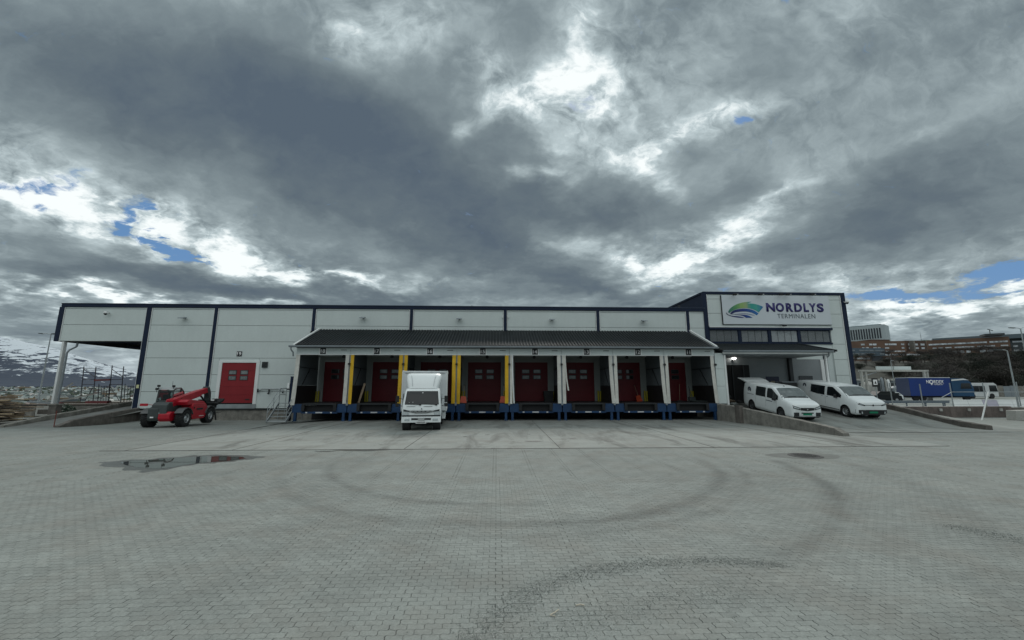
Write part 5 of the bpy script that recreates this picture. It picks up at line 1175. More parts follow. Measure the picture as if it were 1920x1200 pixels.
# dark box on the ground behind the vans, seen between them
bx_ = thing('storage_box', 'black lidded box standing between the two vans at the entrance', 'box', (21.9, 29.6, rz(29.6))); MB().box(-.55, -.35, 0, .55, .35, 1.72).build('box', PLASTIC, bx_, bevel=.03); MB().box(-.58, -.38, 1.722, .58, .38, 1.80).build('lid', GREYM, bx_, bevel=.02)
hp = thing('scrap_heap', 'heap of bags and packaging inside the gateway behind the first van', 'heap', (17.5, 29.9, rz(29.9)))
for k in range(14):
    a = rng.normal(0, .5, 2); s_ = rng.uniform(.15, .3); mb = MB(); bm = bmesh.new(); bmesh.ops.create_icosphere(bm, subdivisions=2, radius=s_)
    for q in bm.verts: q.co = Vector((q.co.x*1.3+a[0], q.co.y+a[1]*.5, (q.co.z*.6+.12+.28*(k % 3)*(1-min(1, abs(a[0]))))))+Vector(rng.normal(0, .015, 3))
    me = bpy.data.meshes.new('bag'); bm.to_mesh(me); bm.free(); me.materials.append([PWALL, mat('brown_sack', (.12,.09,.06), .8, 0, .2), PLASTIC][k % 3]); o = bpy.data.objects.new('bag', me); COL.objects.link(o); o.parent = hp

# ------------------------------------------------------------ box truck in bay 16
tk = thing('box_truck', 'white box truck backed into dock bay 16', 'truck', (-3.93, 21.55, 0), R(6.0))
def loftz(levels, cr=.12):
    """levels: (z, yfront, yrear, halfwidth, crown) -> closed body"""
    rings = []
    for z, yf, yr, w, cr_ in levels:
        n = 5; r = []
        for i in range(n+1): a = math.pi/2*i/n; r.append((-w+cr_-cr_*math.cos(a)*1.0, yf+cr_-cr_*math.sin(a), z))
        r2 = [(-x, y, z) for x, y, z in r[::-1]]
        rings.append(r+r2+[(w, yr, z), (-w, yr, z)])
    mb = MB(); m = len(rings[0]); mb.add([p for r in rings for p in r], [(i*m+j, i*m+(j+1) % m, (i+1)*m+(j+1) % m, (i+1)*m+j) for i in range(len(rings)-1) for j in range(m)])
    n = len(rings); mb.f += [tuple(range(m)), tuple((n-1)*m+q for q in range(m))[::-1]]; return mb
loftz([(.62,.04,1.62,1.0,.12),(.85,.0,1.62,1.02,.12),(1.12,.02,1.62,1.02,.12),(1.30,.06,1.62,1.01,.12),(1.55,.13,1.62,.985,.12),(1.95,.26,1.62,.93,.12),(2.12,.34,1.62,.90,.14),(2.17,.45,1.55,.85,.14)]).build('cab', WPAINT, tk, smooth=True)
def yfz(z): return float(np.interp(z, [.62,.85,1.12,1.3,1.55,1.95,2.12], [.04,0,.02,.06,.13,.26,.34]))
def cabfront(x0, x1, z0, z1, off, bow=0.): 
    return MB().grid([[(x0+(x1-x0)*i/10, yfz(z0+(z1-z0)*j/4)-off, z0+(z1-z0)*j/4) for j in range(5)] for i in range(11)])
# windscreen narrows upward
wr = []
for j in range(7):
    z = 1.34+(2.04-1.34)*j/6; hw = .885-.07*j/6; wr.append([(hw*t, yfz(z)-.012+.05*max(0, abs(t)-.9)*1.5, z) for t in np.linspace(-1, 1, 11)])
wsn = MB().grid(wr).build('windscreen', DGLASS, tk, smooth=True, fix=False)
MB().tube([(-.1, .03, 1.33), (-.7, .06, 1.37)], .012, 5).tube([(.75, .03, 1.33), (.15, .06, 1.37)], .012, 5).box(-.14, .0, 1.30, -.04, .08, 1.36).box(.70, .0, 1.30, .80, .08, 1.36).build('wiper', BLACK, wsn)
MB().box(-.02, .24, 1.93, .05, .26, 1.97).box(-.68, .09, 1.42, -.62, .10, 1.46).box(-.5, .09, 1.42, -.44, .10, 1.47).build('windscreen_sticker', WHITEL, wsn)
gr_ = MB().prism([(-.93, 1.10), (-.93, 1.00), (-.62, .97), (-.3, .90), (.3, .90), (.62, .97), (.93, 1.00), (.93, 1.10), (.62, 1.03), (-.62, 1.03)], -.03, .02, 'y').build('grille', PLASTIC, tk)
MB().prism([(-.62, 1.045), (-.60, .985), (-.25, .93), (.25, .93), (.60, .985), (.62, 1.045), (.56, 1.03), (.54, 1.0), (.22, .955), (-.22, .955), (-.54, 1.0), (-.56, 1.03)], -.05, -.032, 'y').build('chrome_bar', CHROME, gr_)
lt = MB()
for k in range(4): lt.box(-.36+k*.2, -.04, .985, -.24+k*.2, -.033, 1.012)
lt.build('grille_lettering', CHROME, gr_)
MB().prism([(-.04, 1.10), (.04, 1.10), (.0, 1.17)], .0, .02, 'y').build('cab_badge', DARK, tk)
MB().box(-.78, .02, 1.245, -.33, .05, 1.255).box(.1, .02, 1.245, .55, .05, 1.255).build('panel_crease', mat('gap_dark', (.10,.11,.11)), tk)
for s in (-1, 1):
    MB().prism([(s*.63, .97), (s*.96, 1.0), (s*.99, .80), (s*.66, .80)], -.02, .10, 'y').build('headlight', HLAMP, tk, bevel=.01)
    MB().box(s*.72-.13*1, -.075, .52, s*.72+.13, -.05, .63).build('fog_lamp', HLAMP, tk, bevel=.01)
    ar = MB().tube([(s*1.0, .15, 1.62), (s*1.32, .05, 1.70)], .014, 6).tube([(s*1.0, .15, 1.25), (s*1.3, .05, 1.36)], .014, 6); ao = ar.build('mirror_arm', BLACK, tk)
    MB().box(s*1.26-.09, -.02, 1.46, s*1.26+.09, .06, 1.80).build('mirror', BLACK, ao, bevel=.02); MB().box(s*1.26-.09, -.02, 1.24, s*1.26+.09, .06, 1.42).build('mirror', BLACK, ao, bevel=.02)
    MB().box(s*1.012, .42, 1.36, s*(1.018)-.0, 1.3, 1.90).build('side_window', DGLASS, tk)
    MB().box(s*1.02, .35, .62, s*1.03, .36, 1.9).build('panel_gap', DARK, tk)
bp = MB().box(-1.01, -.05, .42, 1.01, .35, .74).build('bumper', WPAINT, tk, bevel=.03)
MB().box(-.50, -.07, .56, .50, -.045, .65).build('bumper_slot', PLASTIC, bp); MB().box(-.98, -.056, .735, .98, .0, .80).build('bumper_gap', PLASTIC, bp)
MB().prism([(-.14,.50),(.14,.50),(.18,.66),(-.18,.66)], -.085, -.072, 'y').build('badge_panel', CHROME, bp)
npz = MB().box(-.27, -.10, .38, .27, -.086, .50).build('number_plate', TRIMW, bp)
nl = MB()
for k in range(7): nl.box(-.22+k*.065, -.104, .41, -.18+k*.065, -.101, .47)
nl.build('plate_marks', DARK, npz)
# wind deflector
dl = [(2.18,.42,1.45,.80,.25),(2.4,.50,1.45,.88,.3),(2.70,.66,1.45,.94,.3),(2.90,.88,1.45,.95,.3),(2.99,1.08,1.45,.90,.3),(3.01,1.3,1.45,.7,.1)]
loftz(dl).build('wind_deflector', WPAINT, tk, smooth=True)
for s in (-1, 1): MB().tube([(s*.55, .43, 2.3), (s*.60, .58, 2.65), (s*.66, .78, 2.88)], .012, 5).build('deflector_rib', mat('rib_grey', (.45,.47,.48), .5, 0, 0), tk)
# box body
BX = mat('box_white', (.66,.69,.70), .4, 0, .05, 1., streak=.05)
MB().box(-1.24, 1.72, .92, 1.24, 5.80, 3.16).build('box_body', BX, tk, bevel=.03)
for s in (-1, 1):
    MB().box(s*1.25-.02, 1.70, .90, s*1.25+.02, 5.82, .99).box(s*1.25-.02, 1.70, 3.11, s*1.25+.02, 5.82, 3.19).box(s*1.25-.03, 1.69, .99, s*1.25+.03, 1.78, 3.11).build('edge_profile', TRIMW, tk)
    MB().box(s*.95-.16, 1.695, 3.0, s*.95+.16, 1.715, 3.05).build('marker_lamp', mat('marker_grey', (.35,.36,.36), .4, 0, 0), tk)
    MB().box(s*1.1-.1, 2.0, .45, s*1.1+.1, 3.6, .85).build('side_locker', WPAINT if s > 0 else TGREY, tk, bevel=.02)
MB().box(-1.2, 1.69, 3.08, 1.2, 1.715, 3.15).build('head_rail', BX, tk)
MB().box(-.45, .5, .42, .45, 5.8, .85).build('chassis', BLACK, tk)
for s in (-1, 1):
    wheel(tk, s*.86, .62, .38, .24, SILVER); wheel(tk, s*.80, 3.75, .38, .42, SILVER)
    MB().lathe([(s*.6, .46), (s*.98, .47)], (0, .62, .42), 'x', 24).build('wheel_arch', BLACK, tk)
    MB().box(s*.88-.12, .95, .35, s*.88+.12, 1.35, .9).build('step', PLASTIC, tk)

# ------------------------------------------------------------ telehandler (seen from its rear left)
TH = thing('telehandler', 'red telehandler with a grey cab and lowered boom, parked in front of the red door', 'telehandler', (-19.3, 24.35, -.045), R(9)); TH.scale = (.915, .915, .90)
for x, y in ((-.93, .42), (.93, .42), (-.93, 3.25), (.93, 3.25)): wheel(TH, x, y, .52, .42, SILVER, .07, True, .56)
for s in (-1, 1):
    for y in (.42, 3.25):
        rows_ = [[(s*.93-.22, y+math.cos(a)*.66, .56+math.sin(a)*.62), (s*.93+.23, y+math.cos(a)*.66, .56+math.sin(a)*.62)] for a in np.linspace(R(15), R(150 if y < 1 else 165), 9)]
        o = MB().grid(rows_).build('mudguard', mat('mudguard_grey', (.085,.09,.092), .5, 0, .15, 4.), TH, fix=False); md = o.modifiers.new('t', 'SOLIDIFY'); md.thickness = .03
MB().prism([(-.35,.45),(-.42,.75),(-.38,1.42),(-.15,1.58),(.5,1.60),(1.0,1.5),(1.0,.5)], -.46, .40, 'x').build('engine_cover', TGREY, TH, bevel=.05)
MB().prism([(-.30,.38),(-.44,.55),(-.44,.85),(-.28,1.0),(.3,.95),(.3,.38)], -.02, .62, 'x').build('counterweight', TRED, TH, bevel=.07)
MB().prism([(-.34,.42),(-.44,.60),(-.44,1.2),(-.2,1.3),(.3,1.2),(.3,.4)], -.60, -.03, 'x').build('rear_hood', TGREY, TH, bevel=.06)
MB().box(-.42, -.47, .62, -.24, -.445, .70).build('rear_lamp', WHITEL, TH)
MB().cyl((.04, -.46, .92), (.04, -.44, .92), .03, 8).build('tow_eye', CHROME, TH)
MB().box(-.55, .3, .42, .55, 3.5, .95).build('chassis', TGREY, TH, bevel=.03)
# red right hand body box
MB().prism([(1.02,.58),(1.02,1.28),(1.15,1.48),(2.60,1.42),(2.95,1.12),(2.80,.52),(2.55,.38),(1.22,.38)], .42, 1.08, 'x').build('side_body', TRED, TH, bevel=.06)
MB().box(1.085, 1.55, 1.0, 1.10, 2.3, 1.12).build('side_vent', PLASTIC, TH); MB().cyl((1.08, 1.25, 1.16), (1.10, 1.25, 1.16), .06, 12).build('filler_cap', BLACK, TH)
MB().box(1.085, 1.9, .55, 1.095, 2.5, .585).build('model_mark', WHITEL, TH)
MB().prism([(.55,1.35),(.45,1.58),(.75,1.72),(2.5,1.56),(2.7,1.4)], .36, 1.02, 'x').build('upper_cowl', TRED, TH, bevel=.05)
MB().box(-1.05, .75, .5, -.45, 2.6, .9).build('cab_base', TGREY, TH, bevel=.04)
# cab
cabp = dict(x0=-.92, x1=-.06, y0=.78, y1=2.15)
MB().box(-.92, .78, .9, -.06, 2.15, 1.42).build('cab_lower', TGREY, TH, bevel=.04)
cf = MB(); PT = [(.80,1.42),(.92,2.30),(1.15,2.46),(1.7,2.46),(2.05,2.20),(2.25,1.42)]
for x in (-.92, -.08): cf.tube([(x, a, b_) for a, b_ in PT], .045, 8)
for a, b_ in PT[1:5]: cf.tube([(-.92, a, b_), (-.08, a, b_)], .04, 8)
cf.build('cab_frame', TGREY, TH, smooth=True)
MB().prism([(.86,2.36),(1.0,2.50),(1.6,2.54),(1.78,2.44),(1.6,2.42),(1.0,2.42)], -.98, -.04, 'x').build('cab_roof', mat('roof_grey', (.36,.38,.38), .45, 0, .1), TH, bevel=.03)
for x in (-.93, -.07): MB().add([(x, a, b_) for a, b_ in PT], [tuple(range(6))]).build('cab_glass', CGLASS, TH, fix=False)
MB().add([(-.9,.80,1.44),(-.1,.80,1.44),(-.1,.92,2.3),(-.9,.92,2.3)], [(0,1,2,3)]).build('cab_glass', CGLASS, TH, fix=False)
MB().add([(-.9,2.25,1.44),(-.1,2.25,1.44),(-.1,2.05,2.2),(-.9,2.05,2.2)], [(0,1,2,3)]).build('cab_glass', CGLASS, TH, fix=False)
MB().box(-.72, 1.05, 1.42, -.28, 1.45, 1.60).box(-.70, .98, 1.55, -.30, 1.10, 2.05).build('seat', BLACK, TH, bevel=.04)
MB().tube([(-.5, 1.9, 1.42), (-.5, 1.75, 1.75)], .03, 6).lathe([(0, .16), (.02, .18), (.0, .2)], (-.5, 1.73, 1.76), 'y', 16).build('steering_wheel', BLACK, TH)
for (x, y, z) in ((-.93, .86, 2.62), (-.12, .95, 2.60), (-.98, .80, 2.42)): MB().box(x-.07, y-.06, z-.07, x+.07, y+.05, z+.07).cyl((x, y, z-.22), (x, y, z-.05), .02, 6).build('work_light', BLACK, TH, bevel=.01)
MB().cyl((-.35, 1.2, 2.52), (-.35, 1.2, 2.95), .008, 5).build('aerial', BLACK, TH)
MB().tube([(-.6, .6, 1.35), (-1.0, .3, 1.42), (-1.25, .2, 1.42)], .02, 6).box(-1.42, .14, 1.34, -1.0, .2, 1.50).build('rear_mirror', TRED, TH)
# boom
bmM = MB().beam((.22, .15, 1.50), (.22, 3.3, 2.12), .38, .46).build('boom', TRED, TH, bevel=.04)
MB().beam((.395, .9, 1.72), (.395, 2.6, 2.08), .012, .13).build('boom_stripe', TGREY, bmM)
MB().beam((.22, 3.2, 2.12), (.22, 4.15, 2.30), .32, .36).build('inner_boom', TRED, bmM, bevel=.03)
MB().prism([(4.05,2.58),(4.35,2.52),(4.62,2.1),(4.68,1.55),(4.5,1.35),(4.42,1.7),(4.2,2.15),(4.0,2.25)], .06, .38, 'x').build('boom_head', TGREY, TH, bevel=.03)
MB().box(-.35, 4.45, .98, .85, 4.62, 1.62).build('carriage', BLACK, TH, bevel=.02)
MB().tube([(.22, 3.5, 1.95), (.22, 4.4, 1.35)], .06, 8).build('tilt_cylinder', BLACK, TH)
for x in (-.15, .6):
    MB().prism([(4.6,1.5),(4.68,1.5),(4.68,.62),(5.8,.56),(5.8,.54),(4.6,.55)], x-.06, x+.06, 'x').build('fork', BLACK, TH)
MB().prism([(4.2,1.18),(5.1,1.42),(5.3,1.62),(5.15,1.66),(4.9,1.5),(4.1,1.35)], .25, 1.05, 'x').build('attachment', BLACK, TH, bevel=.02)
MB().box(.5, 4.42, 1.5, .72, 4.45, 1.62).build('white_tag', WHITEL, TH)
MB().tube([(1.0, 3.9, 1.2), (1.1, 4.0, .5), (1.15, 4.05, .12)], .05, 6).build('stabiliser', BLACK, TH)
MB().tube([(.1, .5, 1.62), (.25, .9, 1.86), (.3, 1.5, 1.98)], .025, 6).tube([(.35, .5, 1.6), (.42, 1.0, 1.8)], .02, 6).build('hydraulic_hose', BLACK, TH, smooth=True)
MB().box(-.45, .2, 1.58, .1, .7, 1.66).build('cover_lid', TGREY, TH, bevel=.02)
MB().prism([(.1,1.45),(.25,1.75),(.6,1.80),(1.0,1.6),(1.0,1.45)], -.05, .42, 'x').build('boom_pivot', TRED, TH, bevel=.03)

# ------------------------------------------------------------ right hand background
def W3(p): return (p[0], p[1], p[2])
bw = thing('barrier_wall', 'long brown concrete barrier wall carrying the wire fence on the right', 'concrete wall', (34, 29.2, 0)); ow_ = (34, 29.2, 0)
BRC = mat('brown_concrete', (.13,.105,.095), .85, 0, .35, .9, .5, 25, streak=.35)
for k in range(6):
    x0 = 28.9+k*1.62; mb = MB(ow_); mb.prism([(29.0, -.1), (29.02, .76), (29.08, .80), (29.32, .80), (29.38, .76), (29.42, -.1)], x0+.012, x0+1.61, 'x'); mb.build('wall_segment', BRC, bw)
mb = MB(ow_); mb.prism([(29.1, -.1), (29.12, .70), (29.4, .70), (29.42, -.1)], 38.65, 48, 'x'); mb.build('wall_segment', CONC2, bw)
pts = [gat(1712, 782)[0]]
for k, x in enumerate((30.6, 33.0, 35.2, 37.7)): MB(ow_).box(x-.1, 28.94, .46, x+.1, 29.0, .66).build('fixing_plate', CONCL, bw)
fn = thing('wire_fence', 'thin galvanised fence posts with rails standing on the brown barrier wall', 'fence', (34, 29.2, .8)); of_ = (34, 29.2, .8)
for px_, y0, yt in ((1674, 760, 718), (1731, 762, 720), (1788, 762, 718), (1851, 764, 717), (1915, 765, 716)):
    p = at(px_, y0, 29.2); z = at(px_, yt, 29.2)[2]; MB(of_).cyl((p[0], 29.2, .8), (p[0], 29.2, z), .035, 8).build('post', GALV, fn, smooth=True)
a = at(1781, 735, 29.2); MB(of_).tube([(at(1765, 744, 29.2)[0], 29.2, a[2]-.42), (at(1785, 735, 29.2)[0], 29.2, a[2]), (46, 29.2, a[2])], .022, 6).build('top_rail', GALV, fn)
m_ = MB(of_)
for z in (.95, 1.2): m_.tube([(29, 29.2, z), (46, 29.2, z)], .010, 5)
m_.build('wire', GALV, fn)
sb = thing('concrete_block', 'pale concrete block at the right edge in front of the barrier wall', 'concrete block', (36.9, 26.6, 0)); MB().prism([(-1.7, 0), (1.9, 0), (1.9, .66), (.3, .68), (.15, .60), (-.15, .60), (-.3, .68), (-1.6, .66)], -.28, .28, 'y').build('block', CONCL, sb, bevel=.03)
stk = gat(1841, 788); tp_ = at(1853, 734, stk[1]+.1)
tag(MB(stk).beam(stk, tp_, .07, .05).build('leaning_stake', TRIMW), 'white stake leaning against the barrier wall on the right', 'stake').location = stk
def street_lamp(label, x, y, h, arms, r=.085, z0=0, tone=GALV):
    t = thing('street_lamp', label, 'street lamp', (x, y, z0), 0, 'tall street lamps'); MB().cyl((0, 0, 0), (0, 0, h), r, 10, r*.55).build('pole', tone, t, smooth=True)
    for (dx_, dz_, L) in arms:
        MB().tube([(0, 0, h-.05), (dx_*.35, 0, h+dz_*.8), (dx_, 0, h+dz_)], .035, 6).build('arm', tone, t); MB().prism([(dx_, h+dz_+.04), (dx_+math.copysign(L, dx_), h+dz_+.06), (dx_+math.copysign(L, dx_), h+dz_-.01), (dx_, h+dz_-.06)], -.12, .12, 'y').build('lamp_head', TGREY, t, bevel=.01)
    return t
p = gat(1913, 777); street_lamp('nearer grey street lamp with one arm reaching left over the fence', p[0], p[1], at(1892, 657, p[1])[2], [(-.55, .05, .6)], .07)
p = at(1905, 616, 48); street_lamp('tall double armed street lamp at the right edge of the photo', p[0]+.6, 48, p[2], [(-.8, .08, .7), (.9, .16, .7)], .10)
p = at(96, 626, 45); street_lamp('slim street lamp at the far left between timber stack and white post', p[0], 45, p[2], [(-.9, .02, .35), (.12, .0, .3)], .08)
p = at(1670, 676, 62); street_lamp('thin grey lamp pole standing among the yard clutter behind the fence', p[0], 62, p[2], [(.5, .0, .5)], .07)
# white barrier and guard rails
wb = thing('white_barrier', 'long white plastic barrier along the far road on the right', 'barrier', (46, 37.5, 0)); ob_ = (46, 37.5, 0)
for k in range(9):
    x0 = at(1782, 750, 37.5)[0]+k*1.5; MB(ob_).prism([(37.2, .30), (37.35, 1.0), (37.55, 1.0), (37.7, .30)], x0, x0+1.47, 'x').build('barrier_unit', [TRIMW, TRIMW, mat('pale_violet', (.42,.40,.48), .5, 0, .1), TRIMW][k % 4], wb)
MB(ob_).box(30, 36.9, .36, 60, 37.1, .42).build('edge_strip', TRIMW, wb)
gr2 = thing('guard_rail', 'low steel guard rails along the road behind the fence', 'guard rail', (48, 42, 0)); og2 = (48, 42, 0)
for y, z in ((41, .62), (43, .66)):
    MB(og2).box(30, y, z-.08, 72, y+.04, z+.08).build('rail', mat('rail_blue_grey', (.10,.13,.16), .5, .2, .15), gr2)
    for k in range(20): MB(og2).box(30.5+k*2.1, y+.05, 0, 30.6+k*2.1, y+.12, z).build('post', mat('rail_blue_grey', (.10,.13,.16)), gr2)
# blue lorry
nx = thing('blue_lorry', 'blue lorry with white NORDEX lettering on its box body, behind the fence', 'lorry', (at(1748, 740, 60)[0], 60, 0), R(-8)); 
LB = mat('lorry_blue', (.005,.034,.19), .35, 0, .08, .3); LT = mat('lorry_teal', (.006,.055,.13), .4, 0, .2, .3)
xl_, xr_ = at(1713, 740, 60)[0]-nx.location.x, at(1781, 740, 60)[0]-nx.location.x; zt_, zb_ = at(1748, 708.5, 60)[2], at(1748, 742.5, 60)[2]
MB().box(xl_, 0, zb_, xr_, 2.5, zt_).build('box_body', LB, nx, bevel=.03); MB().box(xl_-.02, .02, zb_, xl_-.004, 2.48, zt_-.1).build('rear_door', mat('lorry_grey_blue', (.045,.06,.12), .5, 0, .1), nx)
MB().box(xl_-.03, -.03, zt_, xr_+.03, 2.53, zt_+.07).build('roof_edge', TRIMW, nx)
MB().box(xl_+.2, .2, .55, xr_+2.6, 2.3, zb_-.03).build('chassis', BLACK, nx)
cb_ = MB().prism([(xr_+.15, .75), (xr_+3.1, .75), (xr_+3.2, 1.7), (xr_+2.9, 2.9), (xr_+2.2, 3.45), (xr_+.15, zt_-.05)], .05, 2.45, 'y').build('cab', LT, nx, bevel=.06)
MB().prism([(xr_+1.3, 1.9), (xr_+2.9, 1.9), (xr_+2.72, 2.75), (xr_+1.5, 2.75)], .035, .05, 'y').build('side_window', DGLASS, cb_); MB().box(xr_+3.0, .3, 1.9, xr_+3.08, 2.2, 2.6).build('windscreen', DGLASS, cb_)
MB().prism([(xr_+.2, 3.3), (xr_+1.9, 3.45), (xr_+2.7, 3.2), (xr_+1.9, 3.25), (xr_+.2, 3.1)], .02, .045, 'y').build('cab_stripe', TRIMW, cb_)
for t_, a_, b_ in (('N', 1737.5, 1742.3), ('RDEX', 1749.2, 1766.5)): text(t_, ((at((a_+b_)/2, 716, 60)[0]-nx.location.x), -.01, (at(1752, 716, 60)[2])), .52, WHITEL, nx, (b_-a_)*60/FPX, .01, .02, 'lettering')
xo = at(1745.8, 716, 60)[0]-nx.location.x; zo = at(1752, 716, 60)[2]; MB().lathe([(-.01, .17), (-.015, .30), (0, .31)], (xo, -.0, zo+.0), 'y', 20).add([(xo-.2, -.012, zo-.18), (xo+.2, -.012, zo-.18), (xo, -.012, zo-.55)], [(0, 1, 2)]).build('pin_letter_o', WHITEL, nx)
text('TRANSPORT', ((at(1757.5, 721, 60)[0]-nx.location.x), -.01, (at(1757, 721, 60)[2])), .18, WHITEL, nx, 1.35, .01, .01, 'lettering')
for x in (xl_+.9, xl_+1.9, xr_+2.2): MB().lathe([(-.1, .0), (-.12, .25), (-.1, .42), (0, .48), (.2, .48)], (x, .3, .48), 'y', 18).build('wheel', TYRE, nx)
def small_car(label, x, y, L, h, m, rotz=0, name='parked_car', cat='car'):
    t = thing(name, label, cat, (x, y, 0), rotz, 'cars parked beyond the fence')
    MB().prism([(-L/2, .3), (-L/2+.03, .75), (-L/2+.15, .88), (-L*.30, .95), (-L*.14, h), (L*.26, h), (L*.43, .98), (L/2-.04, .9), (L/2, .6), (L/2, .3)], -.86, .86, 'y').build('body', m, t, bevel=.06)
    for s in (-1, 1): MB().prism([(-L*.25, .98), (-L*.13, h-.08), (L*.24, h-.08), (L*.36, 1.0)], s*.865, s*.875, 'y').build('side_window', DGLASS, t)
    MB().box(-L*.5-.01, -.7, .62, -L*.5+.05, -.4, .74).box(-L*.5-.01, .4, .62, -L*.5+.05, .7, .74).build('headlight', HLAMP, t)
    for sx_ in (-L*.32, L*.32):
        for s in (-1, 1): w_ = MB().cyl((sx_, s*.70, .32), (sx_, s*.88, .32), .32, 16).build('wheel', TYRE, t); MB().cyl((sx_, s*.882, .32), (sx_, s*.90, .32), .19, 12).build('rim', SILVER, w_)
    return t
p = at(1652, 740, 58); small_car('dark estate car parked behind the fence left of the blue lorry', p[0], 58, 4.3, 1.55, mat('car_black', (.012,.015,.018), .55, 0, 0, spec=.2), R(-10))
p = at(1688, 740, 60); small_car('small white car parked right behind the blue lorry', p[0]-.3, 61.5, 2.9, 1.35, WPAINT)
# bus
bus = thing('white_bus', 'white bus with dark windows standing to the right of the blue lorry', 'bus', (at(1848, 738, 72)[0], 72, 0)); q0 = at(1812, 738, 72)[0]-bus.location.x; q1 = at(1873, 738, 72)[0]-bus.location.x
MB().prism([(q0, .35), (q0, 2.75), (q0+.3, 2.9), (q1-.6, 2.9), (q1-.15, 2.6), (q1, 1.2), (q1-.05, .35)], 0, 2.5, 'y').build('body', mat('bus_white', (.58,.60,.60), .45, 0, .1), bus, bevel=.08)
for k in range(3): MB().box(q0+.4+k*1.15, -.02, 1.25, q0+1.5+k*1.15, -.003, 2.35).build('window', DGLASS, bus)
MB().prism([(q1-1.7, 1.3), (q1-.1, 1.3), (q1-.35, 2.45), (q1-1.7, 2.45)], -.025, -.004, 'y').build('window', DGLASS, bus)
for x in (q0+1.2, q1-1.4): MB().cyl((x, -.03, .48), (x, .3, .48), .48, 18).build('wheel', TYRE, bus)
# gantry, board and clutter
gn = thing('steel_gantry', 'pale steel portal frame with sheet panels on top, behind the vans', 'gantry', (at(1676, 740, 63)[0], 63, 0)); gl0 = gn.location.x
ga, gb, gz1 = at(1614, 695, 63)[0]-gl0, at(1737, 695, 63)[0]-gl0, at(1676, 695, 63)[2]
for x in (ga, ga+.7, gb-.5, gb): MB().box(x-.13, -.15, 0, x+.13, .15, gz1-.15).build('column', CONCL, gn)
MB().box(ga-.3, -.2, gz1-.15, gb+.2, .2, gz1+.12).build('cross_beam', CONCL, gn); MB().beam((ga, .0, gz1-1), (ga+2.6, .0, gz1-.25), .1, .1).build('brace', GREYM, gn)
for a, b_ in ((1643, 1673), (1676, 1707)): MB().box(at(a, 690, 63)[0]-gl0, -.1, gz1+.14, at(b_, 690, 63)[0]-gl0, .1, at(1676, 687, 63)[2]).build('sheet_panel', PANEL2, gn)
wbx = thing('warning_board', 'white warning board with a dark symbol, mounted on a black panel behind the van', 'sign', (at(1641, 717, 57)[0], 57, 0)); bz = at(1641, 717, 57)[2]
MB().box(-.45, 0, bz-.65, .45, .08, bz+.6).build('panel', BLACK, wbx); bd_ = MB().box(-.3, -.03, bz-.35, .3, -.003, bz+.4).build('board', WHITEL, wbx); MB().box(-.04, .0, 0, .04, .06, bz-.65).build('post', GALV, wbx)
MB().prism([(-.17, bz-.2), (.17, bz-.2), (0, bz+.25)], -.04, -.032, 'y').build('symbol', BLACK, bd_)
items = [(1628,716,70,1.1,3.2,CONCL,'pale tank standing behind the gantry post','tank'),(1653,713,72,.28,4.0,GREYM,'grey upright tube, leftmost of three behind the gantry','silo'),(1659,713,72,.25,3.8,CONCL,'pale middle tube of the three behind the gantry','silo'),(1665,714,71,.28,3.6,TRIMW,'white upright tube just left of the lamp pole','silo'),(1679,722,68,.9,2.4,GREYM,'grey vessel standing left of the blue lorry','tank')]
for (x, y, Y, r_, h_, m_, l_, c_) in items:
    p = at(x, y, Y); t = thing('storage_'+c_, l_, c_, (p[0], Y, 0)); MB().lathe([(0, 0), (0, r_), (h_*.8, r_), (h_*.92, r_*.7), (h_, 0)], (0, 0, 0), 'z', 18).build('shell', m_, t, smooth=True)
    MB().tube([(r_+.05, -.1, 0), (r_+.05, -.1, h_)], .05, 6).tube([(-r_-.05, -.1, 0), (-r_-.05, -.1, h_*.9)], .04, 6).build('leg', DARK, t)
shed = thing('low_shed', 'low grey shed with a dark open front behind the gantry', 'shed', (at(1660, 720, 78)[0], 78, 0)); MB().box(-6, 0, 0, 8, 5, 3.4).build('wall', GREYM, shed); MB().box(-6.4, -.5, 3.41, 8.4, 5.3, 3.75).build('roof', CONCL, shed)
for k in range(5): MB().box(-5.5+k*2.7, -.05, .2, -3.2+k*2.7, -.005, 2.9).build('opening', DARK, shed)
ctn = [(at(1710, 722, 80)[0], 80, 'grey container behind the lorry', GREYM), (at(1800, 712, 84)[0], 84, 'row of pale sacks behind the lorry roof', CONCL)]
for x, y, l_, m_ in ctn: t = thing('container' if 'container' in l_ else 'sack_row', l_, 'container' if 'container' in l_ else 'sacks', (x, y, 0)); MB().box(-3, 0, 0, 3, 2.4, 2.6).build('body', m_, t, bevel=.08); MB().box(-2.9, -.04, .2, 2.9, -.004, 2.4).build('front', m_, t)
hf = thing('board_fence', 'grey board fence along the foot of the wooded slope', 'fence', (95, 84, 0)); oh = (95, 84, 0)
for k in range(44): MB(oh).box(66+k*1.6, 84, -.3, 67.55+k*1.6, 84.1, 2.3+.1*(k % 2)).build('board', GREYM if k % 3 else CONC, hf)

